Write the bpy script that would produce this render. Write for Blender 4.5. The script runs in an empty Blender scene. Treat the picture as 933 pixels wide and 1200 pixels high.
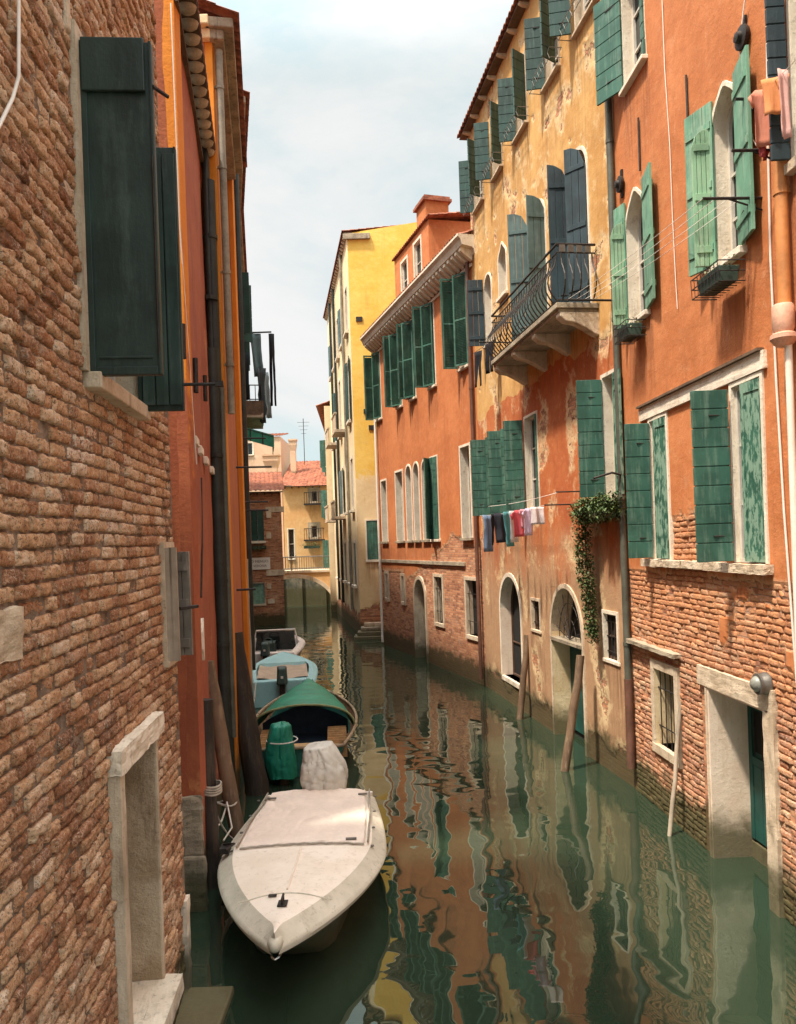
import bpy, math, random
import numpy as np
from mathutils import Vector, Matrix, noise

random.seed(7)
rng = np.random.default_rng(11)
scene = bpy.context.scene
COL = scene.collection
R = math.radians

# ---------------------------------------------------------------- camera model (real metres; eye 4 m above the water)
FPX, CX, CY, ROLL, EYE = 900.0, 466.5, 637.0, R(2.0), 4.0
def ray(px, py):
    dx, dy = px - CX, py - CY
    c, s = math.cos(ROLL), math.sin(ROLL)
    return ((dx*c - dy*s)/FPX, -(dx*s + dy*c)/FPX)
def W(px, py, Y):
    a, b = ray(px, py)
    return Vector((a*Y, Y, EYE + b*Y))

# ---------------------------------------------------------------- mesh builder
class MB:
    def __init__(self):
        self.v = []; self.f = []
    def add(self, vs, fs, M=None):
        n = len(self.v)
        if M is not None: vs = [M @ Vector(p) for p in vs]
        self.v += [tuple(p) for p in vs]
        self.f += [tuple(i+n for i in f) for f in fs]
        return self
    def box(self, x0, x1, y0, y1, z0, z1, M=None):
        vs = [(x0,y0,z0),(x1,y0,z0),(x1,y1,z0),(x0,y1,z0),(x0,y0,z1),(x1,y0,z1),(x1,y1,z1),(x0,y1,z1)]
        return self.add(vs, [(0,3,2,1),(4,5,6,7),(0,1,5,4),(1,2,6,5),(2,3,7,6),(3,0,4,7)], M)
    def hexa(self, p):
        return self.add(p, [(0,3,2,1),(4,5,6,7),(0,1,5,4),(1,2,6,5),(2,3,7,6),(3,0,4,7)])
    def tube(self, pts, r, n=8, cap=True):
        pts = [Vector(p) for p in pts]
        rs = r if isinstance(r, (list, tuple)) else [r]*len(pts)
        vs = []; fs = []; prev = None
        for i, p in enumerate(pts):
            d = (pts[min(i+1, len(pts)-1)] - pts[max(i-1, 0)]).normalized()
            if prev is None:
                a = d.orthogonal().normalized()
            else:
                a = (prev - d*prev.dot(d)).normalized()
            prev = a
            b = d.cross(a)
            for k in range(n):
                t = 2*math.pi*k/n
                vs.append(p + (a*math.cos(t) + b*math.sin(t))*rs[i])
        for i in range(len(pts)-1):
            for k in range(n):
                k2 = (k+1) % n
                fs.append((i*n+k, i*n+k2, (i+1)*n+k2, (i+1)*n+k))
        if cap:
            fs.append(tuple(reversed(range(n)))); fs.append(tuple((len(pts)-1)*n+k for k in range(n)))
        return self.add(vs, fs)
    def lathe(self, prof, n=20, M=None):
        vs = []; fs = []
        for (r, z) in prof:
            for k in range(n):
                t = 2*math.pi*k/n
                vs.append((r*math.cos(t), r*math.sin(t), z))
        for i in range(len(prof)-1):
            for k in range(n):
                k2 = (k+1) % n
                fs.append((i*n+k, i*n+k2, (i+1)*n+k2, (i+1)*n+k))
        fs.append(tuple(reversed(range(n)))); fs.append(tuple((len(prof)-1)*n+k for k in range(n)))
        return self.add(vs, fs, M)
    def grid(self, P):              # P[i][j] points
        a, b = len(P), len(P[0])
        vs = [P[i][j] for i in range(a) for j in range(b)]
        fs = [(i*b+j, i*b+j+1, (i+1)*b+j+1, (i+1)*b+j) for i in range(a-1) for j in range(b-1)]
        return self.add(vs, fs)
    def prism(self, poly, y0, y1, M=None):      # poly in (x, z), extruded along y
        n = len(poly)
        vs = [(x, y0, z) for x, z in poly] + [(x, y1, z) for x, z in poly]
        fs = [tuple(range(n)), tuple(reversed(range(n, 2*n)))]
        fs += [(i, i+n, (i+1) % n + n, (i+1) % n) for i in range(n)]
        return self.add(vs, fs, M)
    def prismx(self, poly, x0, x1, M=None):     # poly in (y, z), extruded along x
        n = len(poly)
        vs = [(x0, y, z) for y, z in poly] + [(x1, y, z) for y, z in poly]
        fs = [tuple(reversed(range(n))), tuple(range(n, 2*n))]
        fs += [(i, (i+1) % n, (i+1) % n + n, i+n) for i in range(n)]
        return self.add(vs, fs, M)
    def build(self, name, mat, parent=None, smooth=None, bev=0, solid=0, fix=True, attrs=None):
        me = bpy.data.meshes.new(name)
        me.from_pydata(self.v, [], self.f)
        me.update()
        if fix:
            import bmesh
            bm = bmesh.new(); bm.from_mesh(me)
            bmesh.ops.recalc_face_normals(bm, faces=bm.faces)
            bm.to_mesh(me); bm.free()
        if attrs:
            for k, arr in attrs.items():
                a = me.attributes.new(k, 'FLOAT', 'POINT'); a.data.foreach_set('value', arr)
        if mat: me.materials.append(mat)
        if smooth is not None:
            me.shade_smooth()
            if smooth < 180: me.set_sharp_from_angle(angle=R(smooth))
        o = bpy.data.objects.new(name, me); COL.objects.link(o)
        if parent: o.parent = parent
        if bev:
            m = o.modifiers.new('bevel', 'BEVEL'); m.width = bev; m.segments = 2; m.limit_method = 'ANGLE'; m.angle_limit = R(40)
        if solid:
            m = o.modifiers.new('solid', 'SOLIDIFY'); m.thickness = solid; m.offset = 0
        return o

def tag(o, label=None, cat=None, group=None, kind=None):
    if label: o['label'] = label
    if cat: o['category'] = cat
    if group: o['group'] = group
    if kind: o['kind'] = kind
    return o
def empty(name, loc=(0,0,0), rz=0, **kw):
    o = bpy.data.objects.new(name, None); COL.objects.link(o)
    o.empty_display_size = .2
    o.location = loc; o.rotation_euler = (0, 0, rz)
    return tag(o, **kw)

# ---------------------------------------------------------------- materials
def nt(name):
    m = bpy.data.materials.new(name); m.use_nodes = True
    t = m.node_tree; t.nodes.clear()
    out = t.nodes.new('ShaderNodeOutputMaterial'); b = t.nodes.new('ShaderNodeBsdfPrincipled')
    t.links.new(b.outputs[0], out.inputs[0])
    return m, t, b
class N:
    """tiny node helper"""
    def __init__(s, t): s.t = t
    def n(s, typ, ins=None, **kw):
        x = s.t.nodes.new(typ)
        for k, v in kw.items(): setattr(x, k, v)
        if ins:
            for k, v in ins.items(): s.set(x.inputs[k], v)
        return x
    def set(s, sock, v):
        if isinstance(v, bpy.types.NodeSocket): s.t.links.new(v, sock)
        elif isinstance(v, bpy.types.Node): s.t.links.new(v.outputs[0], sock)
        else:
            if isinstance(v, (tuple, list)) and len(v) == 3 and sock.type == 'RGBA': v = (*v, 1)
            sock.default_value = v
    def math(s, op, a, b=0.0, c=0.0, clamp=False):
        x = s.t.nodes.new('ShaderNodeMath'); x.operation = op; x.use_clamp = clamp
        s.set(x.inputs[0], a); s.set(x.inputs[1], b); s.set(x.inputs[2], c)
        return x.outputs[0]
    def mix(s, fac, a, b, blend='MIX'):
        x = s.t.nodes.new('ShaderNodeMix'); x.data_type = 'RGBA'; x.blend_type = blend
        s.set(x.inputs[0], fac); s.set(x.inputs[6], a); s.set(x.inputs[7], b)
        return x.outputs[2]
    def ss(s, v, a, b):   # smooth ramp a..b
        x = s.t.nodes.new('ShaderNodeMapRange'); x.interpolation_type = 'SMOOTHSTEP'
        s.set(x.inputs[0], v); s.set(x.inputs[1], a); s.set(x.inputs[2], b); x.inputs[3].default_value = 0; x.inputs[4].default_value = 1
        return x.outputs[0]
    def noise(s, vec, scale, detail=4, rough=.55, dist=0.0):
        x = s.n('ShaderNodeTexNoise', {'Vector': vec, 'Scale': scale, 'Detail': detail, 'Roughness': rough, 'Distortion': dist})
        return x.outputs[0]
    def scalev(s, vec, sc):
        x = s.n('ShaderNodeVectorMath', operation='MULTIPLY'); s.set(x.inputs[0], vec); x.inputs[1].default_value = sc
        return x.outputs[0]
    def ramp(s, fac, stops, interp='LINEAR'):
        x = s.t.nodes.new('ShaderNodeValToRGB'); x.color_ramp.interpolation = interp
        el = x.color_ramp.elements
        while len(el) < len(stops): el.new(.5)
        for e, (p, c) in zip(el, stops): e.position = p; e.color = (*c, 1)
        s.set(x.inputs[0], fac)
        return x.outputs[0]
    def bump(s, h, strength=1, dist=.01, normal=None):
        x = s.n('ShaderNodeBump', {'Height': h, 'Strength': strength, 'Distance': dist})
        if normal: s.set(x.inputs['Normal'], normal)
        return x.outputs[0]
    def attr(s, name):
        x = s.t.nodes.new('ShaderNodeAttribute'); x.attribute_name = name
        return x.outputs['Fac']
def mul(c, k): return tuple(min(1, x*k) for x in c)

def simple(name, col, rough=.6, var=.25, scale=6, metal=0, bump=0.002, col2=None, spec=.4, bscale=None):
    m, t, b = nt(name); n = N(t)
    oc = n.n('ShaderNodeTexCoord').outputs['Object']
    a = n.noise(oc, scale, 6, .6); a2 = n.noise(oc, scale*7, 4, .6)
    f = n.ss(n.math('ADD', n.math('MULTIPLY', a, .7), n.math('MULTIPLY', a2, .3)), .32, .68)
    c = n.mix(f, mul(col, 1-var), col2 or mul(col, 1+var))
    n.set(b.inputs['Base Color'], c)
    n.set(b.inputs['Roughness'], n.math('ADD', rough-.08, n.math('MULTIPLY', a2, .16)))
    b.inputs['Metallic'].default_value = metal
    b.inputs['Specular IOR Level'].default_value = spec
    if bump: n.set(b.inputs['Normal'], n.bump(n.noise(oc, bscale or scale*10, 4, .6), .8, bump))
    return m

BR = [(0,(.10,.048,.03)),(.2,(.20,.085,.045)),(.4,(.30,.125,.06)),(.6,(.36,.17,.085)),(.78,(.40,.21,.12)),(.9,(.42,.29,.2)),(1,(.30,.10,.05))]
BR_L = [(0,(.15,.07,.04)),(.18,(.34,.145,.07)),(.38,(.49,.24,.12)),(.58,(.62,.355,.19)),(.76,(.70,.46,.285)),(.9,(.78,.60,.45)),(1,(.46,.16,.08))]
BR_R = [(0,(.26,.10,.055)),(.2,(.40,.165,.085)),(.4,(.50,.215,.11)),(.6,(.56,.26,.135)),(.78,(.60,.33,.18)),(.92,(.64,.45,.31)),(1,(.45,.17,.085))]
def brickmat(name, ramp, white=.25, wash=None):
    """bricks that are modelled one by one; each carries its own random value"""
    m, t, b = nt(name); n = N(t)
    oc = n.n('ShaderNodeTexCoord').outputs['Object']
    r = n.attr('rnd')
    big = n.noise(oc, .55, 3, .6)
    v = n.math('ADD', n.math('ADD', .19, n.math('MULTIPLY', r, .62)), n.math('MULTIPLY', n.math('SUBTRACT', n.noise(oc, 24, 6, .75), .5), 1.1))
    v = n.math('ADD', v, n.math('MULTIPLY', n.math('SUBTRACT', big, .50), 1.0), clamp=True)
    c = n.ramp(v, ramp)
    sp = n.noise(oc, 75, 5, .8); sp2 = n.noise(oc, 6, 4, .65)
    c = n.mix(n.math('MULTIPLY', n.math('MULTIPLY', n.ss(sp, .50, .60), n.ss(sp2, .38, .60)), .65), c, (.80,.66,.52))
    c = n.mix(n.math('MULTIPLY', n.ss(n.noise(oc, 70, 5, .8), .53, .61), .85), c, (.07,.04,.025))
    # lime bloom and dirt in patches
    p = n.noise(n.scalev(oc, (1, 1, 1.6)), 1.3, 5, .65); q = n.noise(oc, 38, 4, .7)
    bloom = n.math('MULTIPLY', n.ss(p, .50, .68), n.ss(q, .42, .62))
    c = n.mix(n.math('MULTIPLY', bloom, white), c, (.50, .40, .31))
    dirt = n.math('MULTIPLY', n.ss(n.noise(oc, 2.1, 5, .7), .52, .72), n.ss(n.noise(oc, 26, 4, .7), .35, .6))
    c = n.mix(n.math('MULTIPLY', dirt, .85), c, (.07,.045,.03))
    z = n.n('ShaderNodeSeparateXYZ', {0: oc}).outputs[2]
    if wash:
        wf = n.math('MULTIPLY', n.ss(n.math('ADD', z, n.math('MULTIPLY', n.math('SUBTRACT', n.noise(oc, .9, 5, .6), .5), 3.5)), 1.9, 2.9), n.ss(n.noise(oc, 9, 5, .7), .30, .52))
        c = n.mix(n.math('MULTIPLY', wf, .55), c, wash)
    tide = n.ss(n.math('ADD', z, n.math('MULTIPLY', n.noise(oc, 3, 5, .7), -.9)), .20, -.10)
    c = n.mix(n.math('MULTIPLY', tide, .92), c, n.mix(n.noise(oc, 22, 4, .7), (.018,.022,.010), (.085,.085,.03)))
    n.set(b.inputs['Base Color'], c)
    b.inputs['Roughness'].default_value = .92; b.inputs['Specular IOR Level'].default_value = .2
    h = n.math('ADD', n.math('MULTIPLY', n.noise(oc, 120, 5, .75), .5), n.math('MULTIPLY', n.noise(oc, 42, 6, .75), 1.3))
    n.set(b.inputs['Normal'], n.bump(h, 1, .011))
    return m

def plaster(name, col, col2, brick=BR_R, zone=None, zone2=None, streak=(.12,.06,.04), sk=.45, edge=(.62,.5,.38), low=None, lowz=(1.2,3.2), tide_h=.35, lowk=.75):
    """old lime plaster; attribute 'peel' says where it has come off the bricks, 'zone' a second paint"""
    m, t, b = nt(name); n = N(t)
    oc = n.n('ShaderNodeTexCoord').outputs['Object']
    sp = n.n('ShaderNodeSeparateXYZ', {0: oc}); x, z = sp.outputs[0], sp.outputs[2]
    n1 = n.noise(oc, .7, 7, .6); n2 = n.noise(oc, 5, 6, .65); n3 = n.noise(oc, 30, 5, .7)
    f = n.ss(n.math('ADD', n.math('MULTIPLY', n1, .65), n.math('MULTIPLY', n2, .35)), .38, .62)
    c = n.mix(f, col, col2)
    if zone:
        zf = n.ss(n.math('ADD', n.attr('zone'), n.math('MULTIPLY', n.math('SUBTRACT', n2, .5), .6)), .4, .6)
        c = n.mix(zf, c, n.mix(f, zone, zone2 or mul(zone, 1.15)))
    if low:
        lf = n.ss(n.math('ADD', z, n.math('MULTIPLY', n.math('SUBTRACT', n.noise(n.scalev(oc,(1,1,.5)), 1.1, 7, .65), .5), 4.5)), lowz[1], lowz[0])
        c = n.mix(n.math('MULTIPLY', lf, lowk), c, n.mix(n2, mul(low, .8), mul(low, 1.25)))
    # runs of dirt, each with its own shape
    st = n.noise(n.scalev(oc, (5.5, 5.5, .32)), 1, 6, .65)
    st2 = n.noise(oc, .9, 3, .5)
    sf = n.math('MULTIPLY', n.ss(st, .52, .75), n.ss(st2, .35, .62))
    c = n.mix(n.math('MULTIPLY', sf, sk), c, streak)
    c = n.mix(n.math('MULTIPLY', n.ss(n3, .58, .72), .22), c, mul(streak, 1.6))
    c = n.mix(n.math('MULTIPLY', n.ss(n.noise(n.scalev(oc, (1,1,.6)), 11, 6, .75), .56, .66), .28), c, mul(edge, .95))
    c = n.mix(n.math('MULTIPLY', n.ss(n.noise(oc, 17, 5, .8), .60, .68), .35), c, streak)
    c = n.mix(n.math('MULTIPLY', n.ss(n.noise(oc, 2.4, 7, .72), .56, .70), .30), c, edge)
    dr = n.math('MULTIPLY', n.attr('drip'), n.ss(n.noise(n.scalev(oc, (16, 16, .8)), 1, 5, .7), .38, .62))
    c = n.mix(n.math('MULTIPLY', dr, .75), c, mul(streak, .8))
    # bricks where peeled
    wob = n.n('ShaderNodeTexNoise', {'Vector': oc, 'Scale': 4.0, 'Detail': 3.0}).outputs[1]
    wv = n.n('ShaderNodeVectorMath', operation='MULTIPLY_ADD'); n.set(wv.inputs[0], wob); wv.inputs[1].default_value = (.03,.03,.03)
    cmb = n.n('ShaderNodeCombineXYZ', {0: x, 1: z}); n.set(wv.inputs[2], cmb.outputs[0])
    bt = n.n('ShaderNodeTexBrick', {'Vector': wv.outputs[0], 'Color1': (0,0,0), 'Color2': (1,1,1), 'Mortar': (.5,.5,.5), 'Scale': 1.0, 'Mortar Size': .008,
             'Mortar Smooth': .35, 'Bias': 0.0, 'Brick Width': .245, 'Row Height': .071})
    bv = n.math('ADD', n.math('MULTIPLY', bt.outputs[0], .7), n.math('MULTIPLY', n.math('SUBTRACT', n.noise(oc, 12, 5, .65), .5), .9), clamp=True)
    bc = n.ramp(n.math('ADD', bv, n.math('MULTIPLY', n.math('SUBTRACT', n1, .45), .5), clamp=True), brick)
    bc = n.mix(n.math('MULTIPLY', bt.outputs[1], .7), bc, (.25,.19,.14))
    bc = n.mix(n.math('MULTIPLY', n.ss(n.noise(oc, 1.7, 6, .7), .5, .66), n.math('MULTIPLY', n.ss(n3, .4, .6), .55)), bc, (.50,.39,.29))
    pk = n.math('ADD', n.attr('peel'), n.math('MULTIPLY', n.math('SUBTRACT', n.noise(oc, 9, 6, .65), .5), .55))
    pf = n.ss(pk, .49, .53)
    ed = n.math('MULTIPLY', n.ss(pk, .30, .50), n.math('SUBTRACT', 1, pf))
    c = n.mix(n.math('MULTIPLY', ed, .8), c, edge)
    c = n.mix(pf, c, bc)
    tf = n.ss(n.math('ADD', z, n.math('MULTIPLY', n.noise(oc, 3, 6, .7), -.9)), tide_h-.06, tide_h-.38)
    c = n.mix(n.math('MULTIPLY', tf, .92), c, n.mix(n.noise(oc, 22, 4, .7), (.018,.022,.010), (.085,.085,.03)))
    df = n.ss(n.math('ADD', z, n.math('MULTIPLY', n.noise(oc, 1.4, 6, .7), -1.6)), .35, -.35)
    c = n.mix(n.math('MULTIPLY', df, .22), c, mul(streak, .7))
    n.set(b.inputs['Base Color'], c)
    b.inputs['Roughness'].default_value = .9; b.inputs['Specular IOR Level'].default_value = .25
    h = n.math('ADD', n.math('MULTIPLY', n2, .8), n.math('MULTIPLY', n3, .35))
    h = n.math('MULTIPLY', h, n.math('SUBTRACT', 1.0, n.math('MULTIPLY', pf, .5)))
    h = n.math('ADD', h, n.math('MULTIPLY', pf, -1.3))
    h = n.math('ADD', h, n.math('MULTIPLY', n.math('MULTIPLY', pf, bt.outputs[1]), -1.4))
    n.set(b.inputs['Normal'], n.bump(h, 1, .014))
    return m

def wood(name, col, worn, wk=.5, wth=(.5,.62), rough=.6, sc=(14,14,1.2)):
    m, t, b = nt(name); n = N(t)
    oc = n.n('ShaderNodeTexCoord').outputs['Object']
    g = n.noise(n.scalev(oc, sc), 1, 5, .65); a = n.noise(oc, 2.0, 4, .6); q = n.noise(oc, 40, 3, .6)
    c = n.mix(n.ss(a, .35, .65), mul(col, .75), mul(col, 1.25))
    wf = n.ss(n.math('ADD', n.math('MULTIPLY', g, .7), n.math('MULTIPLY', n.noise(oc, 5, 5, .7), .3)), *wth)
    c = n.mix(n.math('MULTIPLY', wf, wk), c, worn)
    n.set(b.inputs['Base Color'], c); b.inputs['Roughness'].default_value = rough
    b.inputs['Specular IOR Level'].default_value = .35
    n.set(b.inputs['Normal'], n.bump(n.math('ADD', g, n.math('MULTIPLY', q, .3)), .8, .006))
    return m

M = {}
M['plaster_orange'] = plaster('orange_plaster', (.44,.14,.045), (.57,.205,.075), streak=(.2,.07,.035), sk=.35, edge=(.62,.36,.2))
M['plaster_ochre'] = plaster('ochre_plaster', (.47,.235,.07), (.62,.36,.13), zone=(.38,.095,.03), zone2=(.50,.155,.05), streak=(.16,.07,.035), sk=.5,
                             edge=(.68,.50,.28), low=(.40,.25,.14), lowz=(2.8,4.6), lowk=.88)
M['plaster_red'] = plaster('red_plaster', (.44,.135,.045), (.56,.195,.07), streak=(.2,.075,.04), sk=.4, edge=(.6,.38,.23))
M['plaster_yellow'] = plaster('yellow_plaster', (.78,.46,.075), (.84,.56,.14), streak=(.42,.2,.05), sk=.3, edge=(.7,.5,.25), zone=(.72,.52,.27), zone2=(.80,.61,.36))
M['plaster_cream'] = plaster('cream_plaster', (.74,.57,.33), (.82,.67,.43), streak=(.28,.18,.09), sk=.5, edge=(.72,.6,.42))
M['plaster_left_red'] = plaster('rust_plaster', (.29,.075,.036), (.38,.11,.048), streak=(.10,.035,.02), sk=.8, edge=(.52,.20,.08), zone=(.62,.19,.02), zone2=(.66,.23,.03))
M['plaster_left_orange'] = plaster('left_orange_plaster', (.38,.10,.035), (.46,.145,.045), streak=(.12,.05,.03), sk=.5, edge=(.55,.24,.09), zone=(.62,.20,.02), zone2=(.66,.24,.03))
M['plaster_dark'] = plaster('brown_plaster', (.19,.09,.05), (.27,.13,.075), streak=(.06,.04,.03), sk=.7)
M['plaster_far_orange'] = plaster('far_orange_plaster', (.55,.30,.12), (.63,.40,.19), streak=(.2,.1,.05))
M['plaster_pink'] = plaster('pale_pink_plaster', (.62,.40,.26), (.68,.47,.32), streak=(.3,.2,.12))
M['brick_only'] = plaster('weathered_brick', (.4,.15,.07), (.5,.2,.1))
M['bricks_left'] = brickmat('rough_old_bricks', BR_L, .6)
M['bricks_right'] = brickmat('orange_old_bricks', BR_R, .45, (.60,.25,.10))
M['mortar'] = simple('crumbling_mortar', (.19,.135,.095), .95, .5, 9, bump=.02, bscale=35)
def stonemat(name, a, b_, stain=(.20,.14,.09), sk=.6, bumpd=.012, tz=.42, rough=.85):
    """weathered limestone: blotches, dirty runs, chipped grain, a weed line at the water"""
    m, t, b = nt(name); n = N(t)
    oc = n.n('ShaderNodeTexCoord').outputs['Object']; z = n.n('ShaderNodeSeparateXYZ', {0: oc}).outputs[2]
    n1 = n.noise(oc, 2.2, 7, .65); n2 = n.noise(oc, 16, 6, .7); n3 = n.noise(oc, 70, 4, .7)
    c = n.mix(n.ss(n1, .35, .65), a, b_)
    st = n.math('MULTIPLY', n.ss(n.noise(n.scalev(oc, (9, 9, .9)), 1, 6, .7), .50, .68), n.ss(n.noise(oc, 1.4, 4, .6), .38, .6))
    c = n.mix(n.math('MULTIPLY', st, sk), c, stain)
    c = n.mix(n.math('MULTIPLY', n.ss(n2, .56, .68), .45), c, mul(stain, .9))
    c = n.mix(n.math('MULTIPLY', n.ss(n3, .60, .72), .30), c, mul(stain, .6))
    tf = n.ss(n.math('ADD', z, n.math('MULTIPLY', n.noise(oc, 4, 5, .65), -.5)), tz, tz-.40)
    c = n.mix(n.math('MULTIPLY', tf, .9), c, n.mix(n2, (.03,.032,.015), (.12,.10,.045)))
    n.set(b.inputs['Base Color'], c); b.inputs['Roughness'].default_value = rough; b.inputs['Specular IOR Level'].default_value = .25 if rough > .7 else .5
    n.set(b.inputs['Normal'], n.bump(n.math('ADD', n.math('MULTIPLY', n2, 1.2), n.math('MULTIPLY', n3, .5)), 1, bumpd))
    return m
M['stone'] = stonemat('istrian_stone', (.50,.38,.26), (.66,.53,.39))
M['stone_white'] = stonemat('pale_stone', (.68,.57,.44), (.80,.70,.56), sk=.4, bumpd=.007)
M['stone_dirty'] = stonemat('grey_dirty_stone', (.26,.21,.15), (.42,.34,.24), (.08,.06,.045), .7)
M['plaster_niche'] = stonemat('bare_render', (.36,.26,.16), (.56,.44,.31), (.20,.13,.075), .75, .02)
M['door_jamb'] = stonemat('pink_white_render', (.72,.55,.42), (.80,.65,.52), (.5,.34,.2), .35, .006)
M['jamb_ochre'] = stonemat('pale_ochre_render', (.66,.48,.27), (.76,.60,.38), (.38,.24,.12), .5, .008)
M['green_light'] = wood('worn_light_green_paint', (.12,.26,.17), (.30,.40,.29), .55, (.46,.62))
M['green_pale'] = wood('pale_green_paint', (.22,.36,.22), (.40,.47,.33), .4)
M['green_mid'] = wood('green_paint', (.036,.105,.075), (.15,.23,.175), .6, (.48,.64))
M['green_slate'] = wood('slate_green_paint', (.024,.062,.054), (.09,.14,.125), .5, (.48,.64))
M['green_dark'] = wood('dark_green_paint', (.016,.055,.042), (.06,.10,.08), .3)
M['green_peel'] = wood('peeling_green_paint', (.03,.10,.065), (.20,.30,.22), .95, (.45,.53), sc=(22,22,7))
M['navy'] = wood('slate_blue_paint', (.022,.040,.048), (.07,.09,.1), .25)
M['bluegrey'] = wood('faded_grey_green_paint', (.075,.12,.115), (.16,.2,.19), .4)
M['blackgreen'] = wood('worn_black_green_paint', (.020,.036,.029), (.060,.085,.072), .7, (.50,.66), .45, (6,6,1.0))
M['blackgreen2'] = wood('charcoal_green_wood', (.026,.046,.038), (.075,.105,.09), .7, (.48,.64), .5, (12,12,1.0))
M['green_door'] = wood('flaking_green_door', (.012,.062,.05), (.35,.27,.18), .5, (.60,.68))
M['grey_wood'] = wood('grey_weathered_wood', (.18,.15,.12), (.36,.31,.25), .6)
M['brown_wood'] = wood('brown_pile_wood', (.14,.085,.05), (.27,.19,.12), .6)
M['dark_wood'] = wood('wet_dark_wood', (.028,.02,.015), (.09,.065,.045), .5)
M['pale_wood'] = wood('bleached_wood', (.34,.27,.20), (.5,.42,.33), .5)
M['glass'] = simple('dark_window_glass', (.012,.016,.016), .08, .4, 2, bump=0, spec=.6)
M['glass_green'] = simple('green_bottle_glass', (.16,.30,.22), .25, .3, 8, bump=.004, spec=.5)
M['dark'] = simple('dark_room', (.01,.009,.008), .9, .3, 2, bump=0)
M['sash'] = simple('pale_sash_paint', (.55,.50,.43), .6, .15, 5)
M['sash_dark'] = simple('brown_sash_paint', (.10,.055,.035), .6, .2, 5)
M['iron'] = simple('rusty_iron', (.035,.028,.024), .6, .4, 14, metal=.4)
M['iron_grey'] = simple('galvanised_iron', (.17,.155,.135), .45, .25, 10, metal=.6)
M['pipe_brown'] = simple('brown_pipe', (.13,.06,.04), .5, .3, 3)
M['pipe_dark'] = simple('dark_drainpipe', (.02,.024,.02), .5, .5, 3)
M['pipe_green'] = simple('grey_green_pipe', (.085,.085,.065), .5, .3, 3)
M['pipe_grey'] = simple('old_grey_pipe', (.21,.18,.13), .6, .35, 3)
M['pipe_orange'] = simple('orange_painted_pipe', (.52,.20,.06), .55, .25, 2)
M['pipe_white'] = simple('white_pipe', (.74,.66,.56), .5, .08, 3)
M['cable_white'] = simple('white_cable', (.72,.64,.56), .6, .08, 3, bump=0)
M['cable_black'] = simple('black_cable', (.03,.028,.026), .6, .1, 3, bump=0)
M['tile'] = simple('terracotta_tiles', (.22,.06,.03), .9, .5, 3, bump=.004, col2=(.42,.145,.075))
M['tile_under'] = simple('sooty_tiles', (.20,.135,.085), .9, .45, 5, bump=.005)
M['eave_wood'] = simple('eave_boards', (.12,.075,.045), .85, .4, 4)
M['terracotta'] = simple('terracotta_pot', (.33,.14,.08), .85, .2, 6)
M['planter'] = simple('dark_green_planter', (.03,.055,.04), .6, .3, 6)
def leafmat(name, a, bcol):
    m, t, b = nt(name); n = N(t)
    oc = n.n('ShaderNodeTexCoord').outputs['Object']
    gi = n.noise(oc, 23, 2, .6)
    n.set(b.inputs['Base Color'], n.mix(n.ss(gi, .35, .65), a, bcol))
    b.inputs['Roughness'].default_value = .55
    b.inputs['Specular IOR Level'].default_value = .3
    return m
M['leaf'] = leafmat('leaves', (.03,.06,.018), (.12,.16,.05))
M['leaf_dry'] = leafmat('dry_leaves', (.10,.10,.035), (.22,.2,.09))
_ctex = {}
def roughen(o, amt=.012, size=.12, lv=4):
    """chipped, uneven stone: real displacement"""
    if size not in _ctex:
        tx = bpy.data.textures.new('chip', 'CLOUDS'); tx.noise_scale = size; tx.noise_depth = 4; _ctex[size] = tx
    for md in list(o.modifiers): md_ = md
    s_ = o.modifiers.new('cut', 'SUBSURF'); s_.subdivision_type = 'SIMPLE'; s_.levels = lv; s_.render_levels = lv
    d_ = o.modifiers.new('chip', 'DISPLACE'); d_.texture = _ctex[size]; d_.strength = amt*2; d_.mid_level = .5; d_.texture_coords = 'GLOBAL'
    return o
# ---------------------------------------------------------------- facades
def fbm(x, y, z=0, o=4): return noise.fractal(Vector((x, y, z)), 1.0, 2.0, o)

class Facade:
    """local frame: x runs along the wall from P0 to P1, +y points out of the wall, z up"""
    def __init__(s, root, P0, P1, near='lo', origin=None):
        s.P0 = Vector((*P0, 0)); s.P1 = Vector((*P1, 0)); d = s.P1 - s.P0
        s.L = d.length; s.ang = math.atan2(d.y, d.x); s.near = near
        s.T = Matrix.Translation(s.P0) @ Matrix.Rotation(s.ang, 4, 'Z'); s.Ti = s.T.inverted()
        s.root = root; s.rel = Matrix(); s.holes = []; s.seed = random.random()*50
    def px(s, x, y, out=0.0):
        a, b = ray(x, y)
        o = s.Ti @ Vector((0, 0, EYE)); d = (s.Ti.to_3x3()) @ Vector((a, 1, b))
        t = (out - o.y)/d.y; p = o + d*t
        return p.x, p.z
    def zat(s, xs, py, out=0.0):
        """height seen at image row py on the wall at distance xs along it"""
        p = s.T @ Vector((xs, out, 0)); u = FPX*p.x/p.y
        v = (u*math.sin(ROLL) + (py-CY))/math.cos(ROLL)
        return EYE - v*p.y/FPX
    def world(s, x, y, z): return s.T @ Vector((x, y, z))
    def put(s, mb, name, mat, **k):
        """mesh in this facade's frame, parented under the building's Empty"""
        par = k.pop('parent', None) or s.root
        o = mb.build(name, mat, None, **k)
        o.parent = par
        if par is s.root: o.matrix_local = s.rel
        return o
    def second(s, P0, P1, near='lo'):
        """another face of the same building"""
        g = Facade(s.root, P0, P1, near); g.rel = s.Ti @ g.T
        return g

def house(name, F, label, cat='house', group=None):
    e = empty(name, F.P0, F.ang, label=label, cat=cat, group=group)
    F.root = e
    return e

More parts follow.
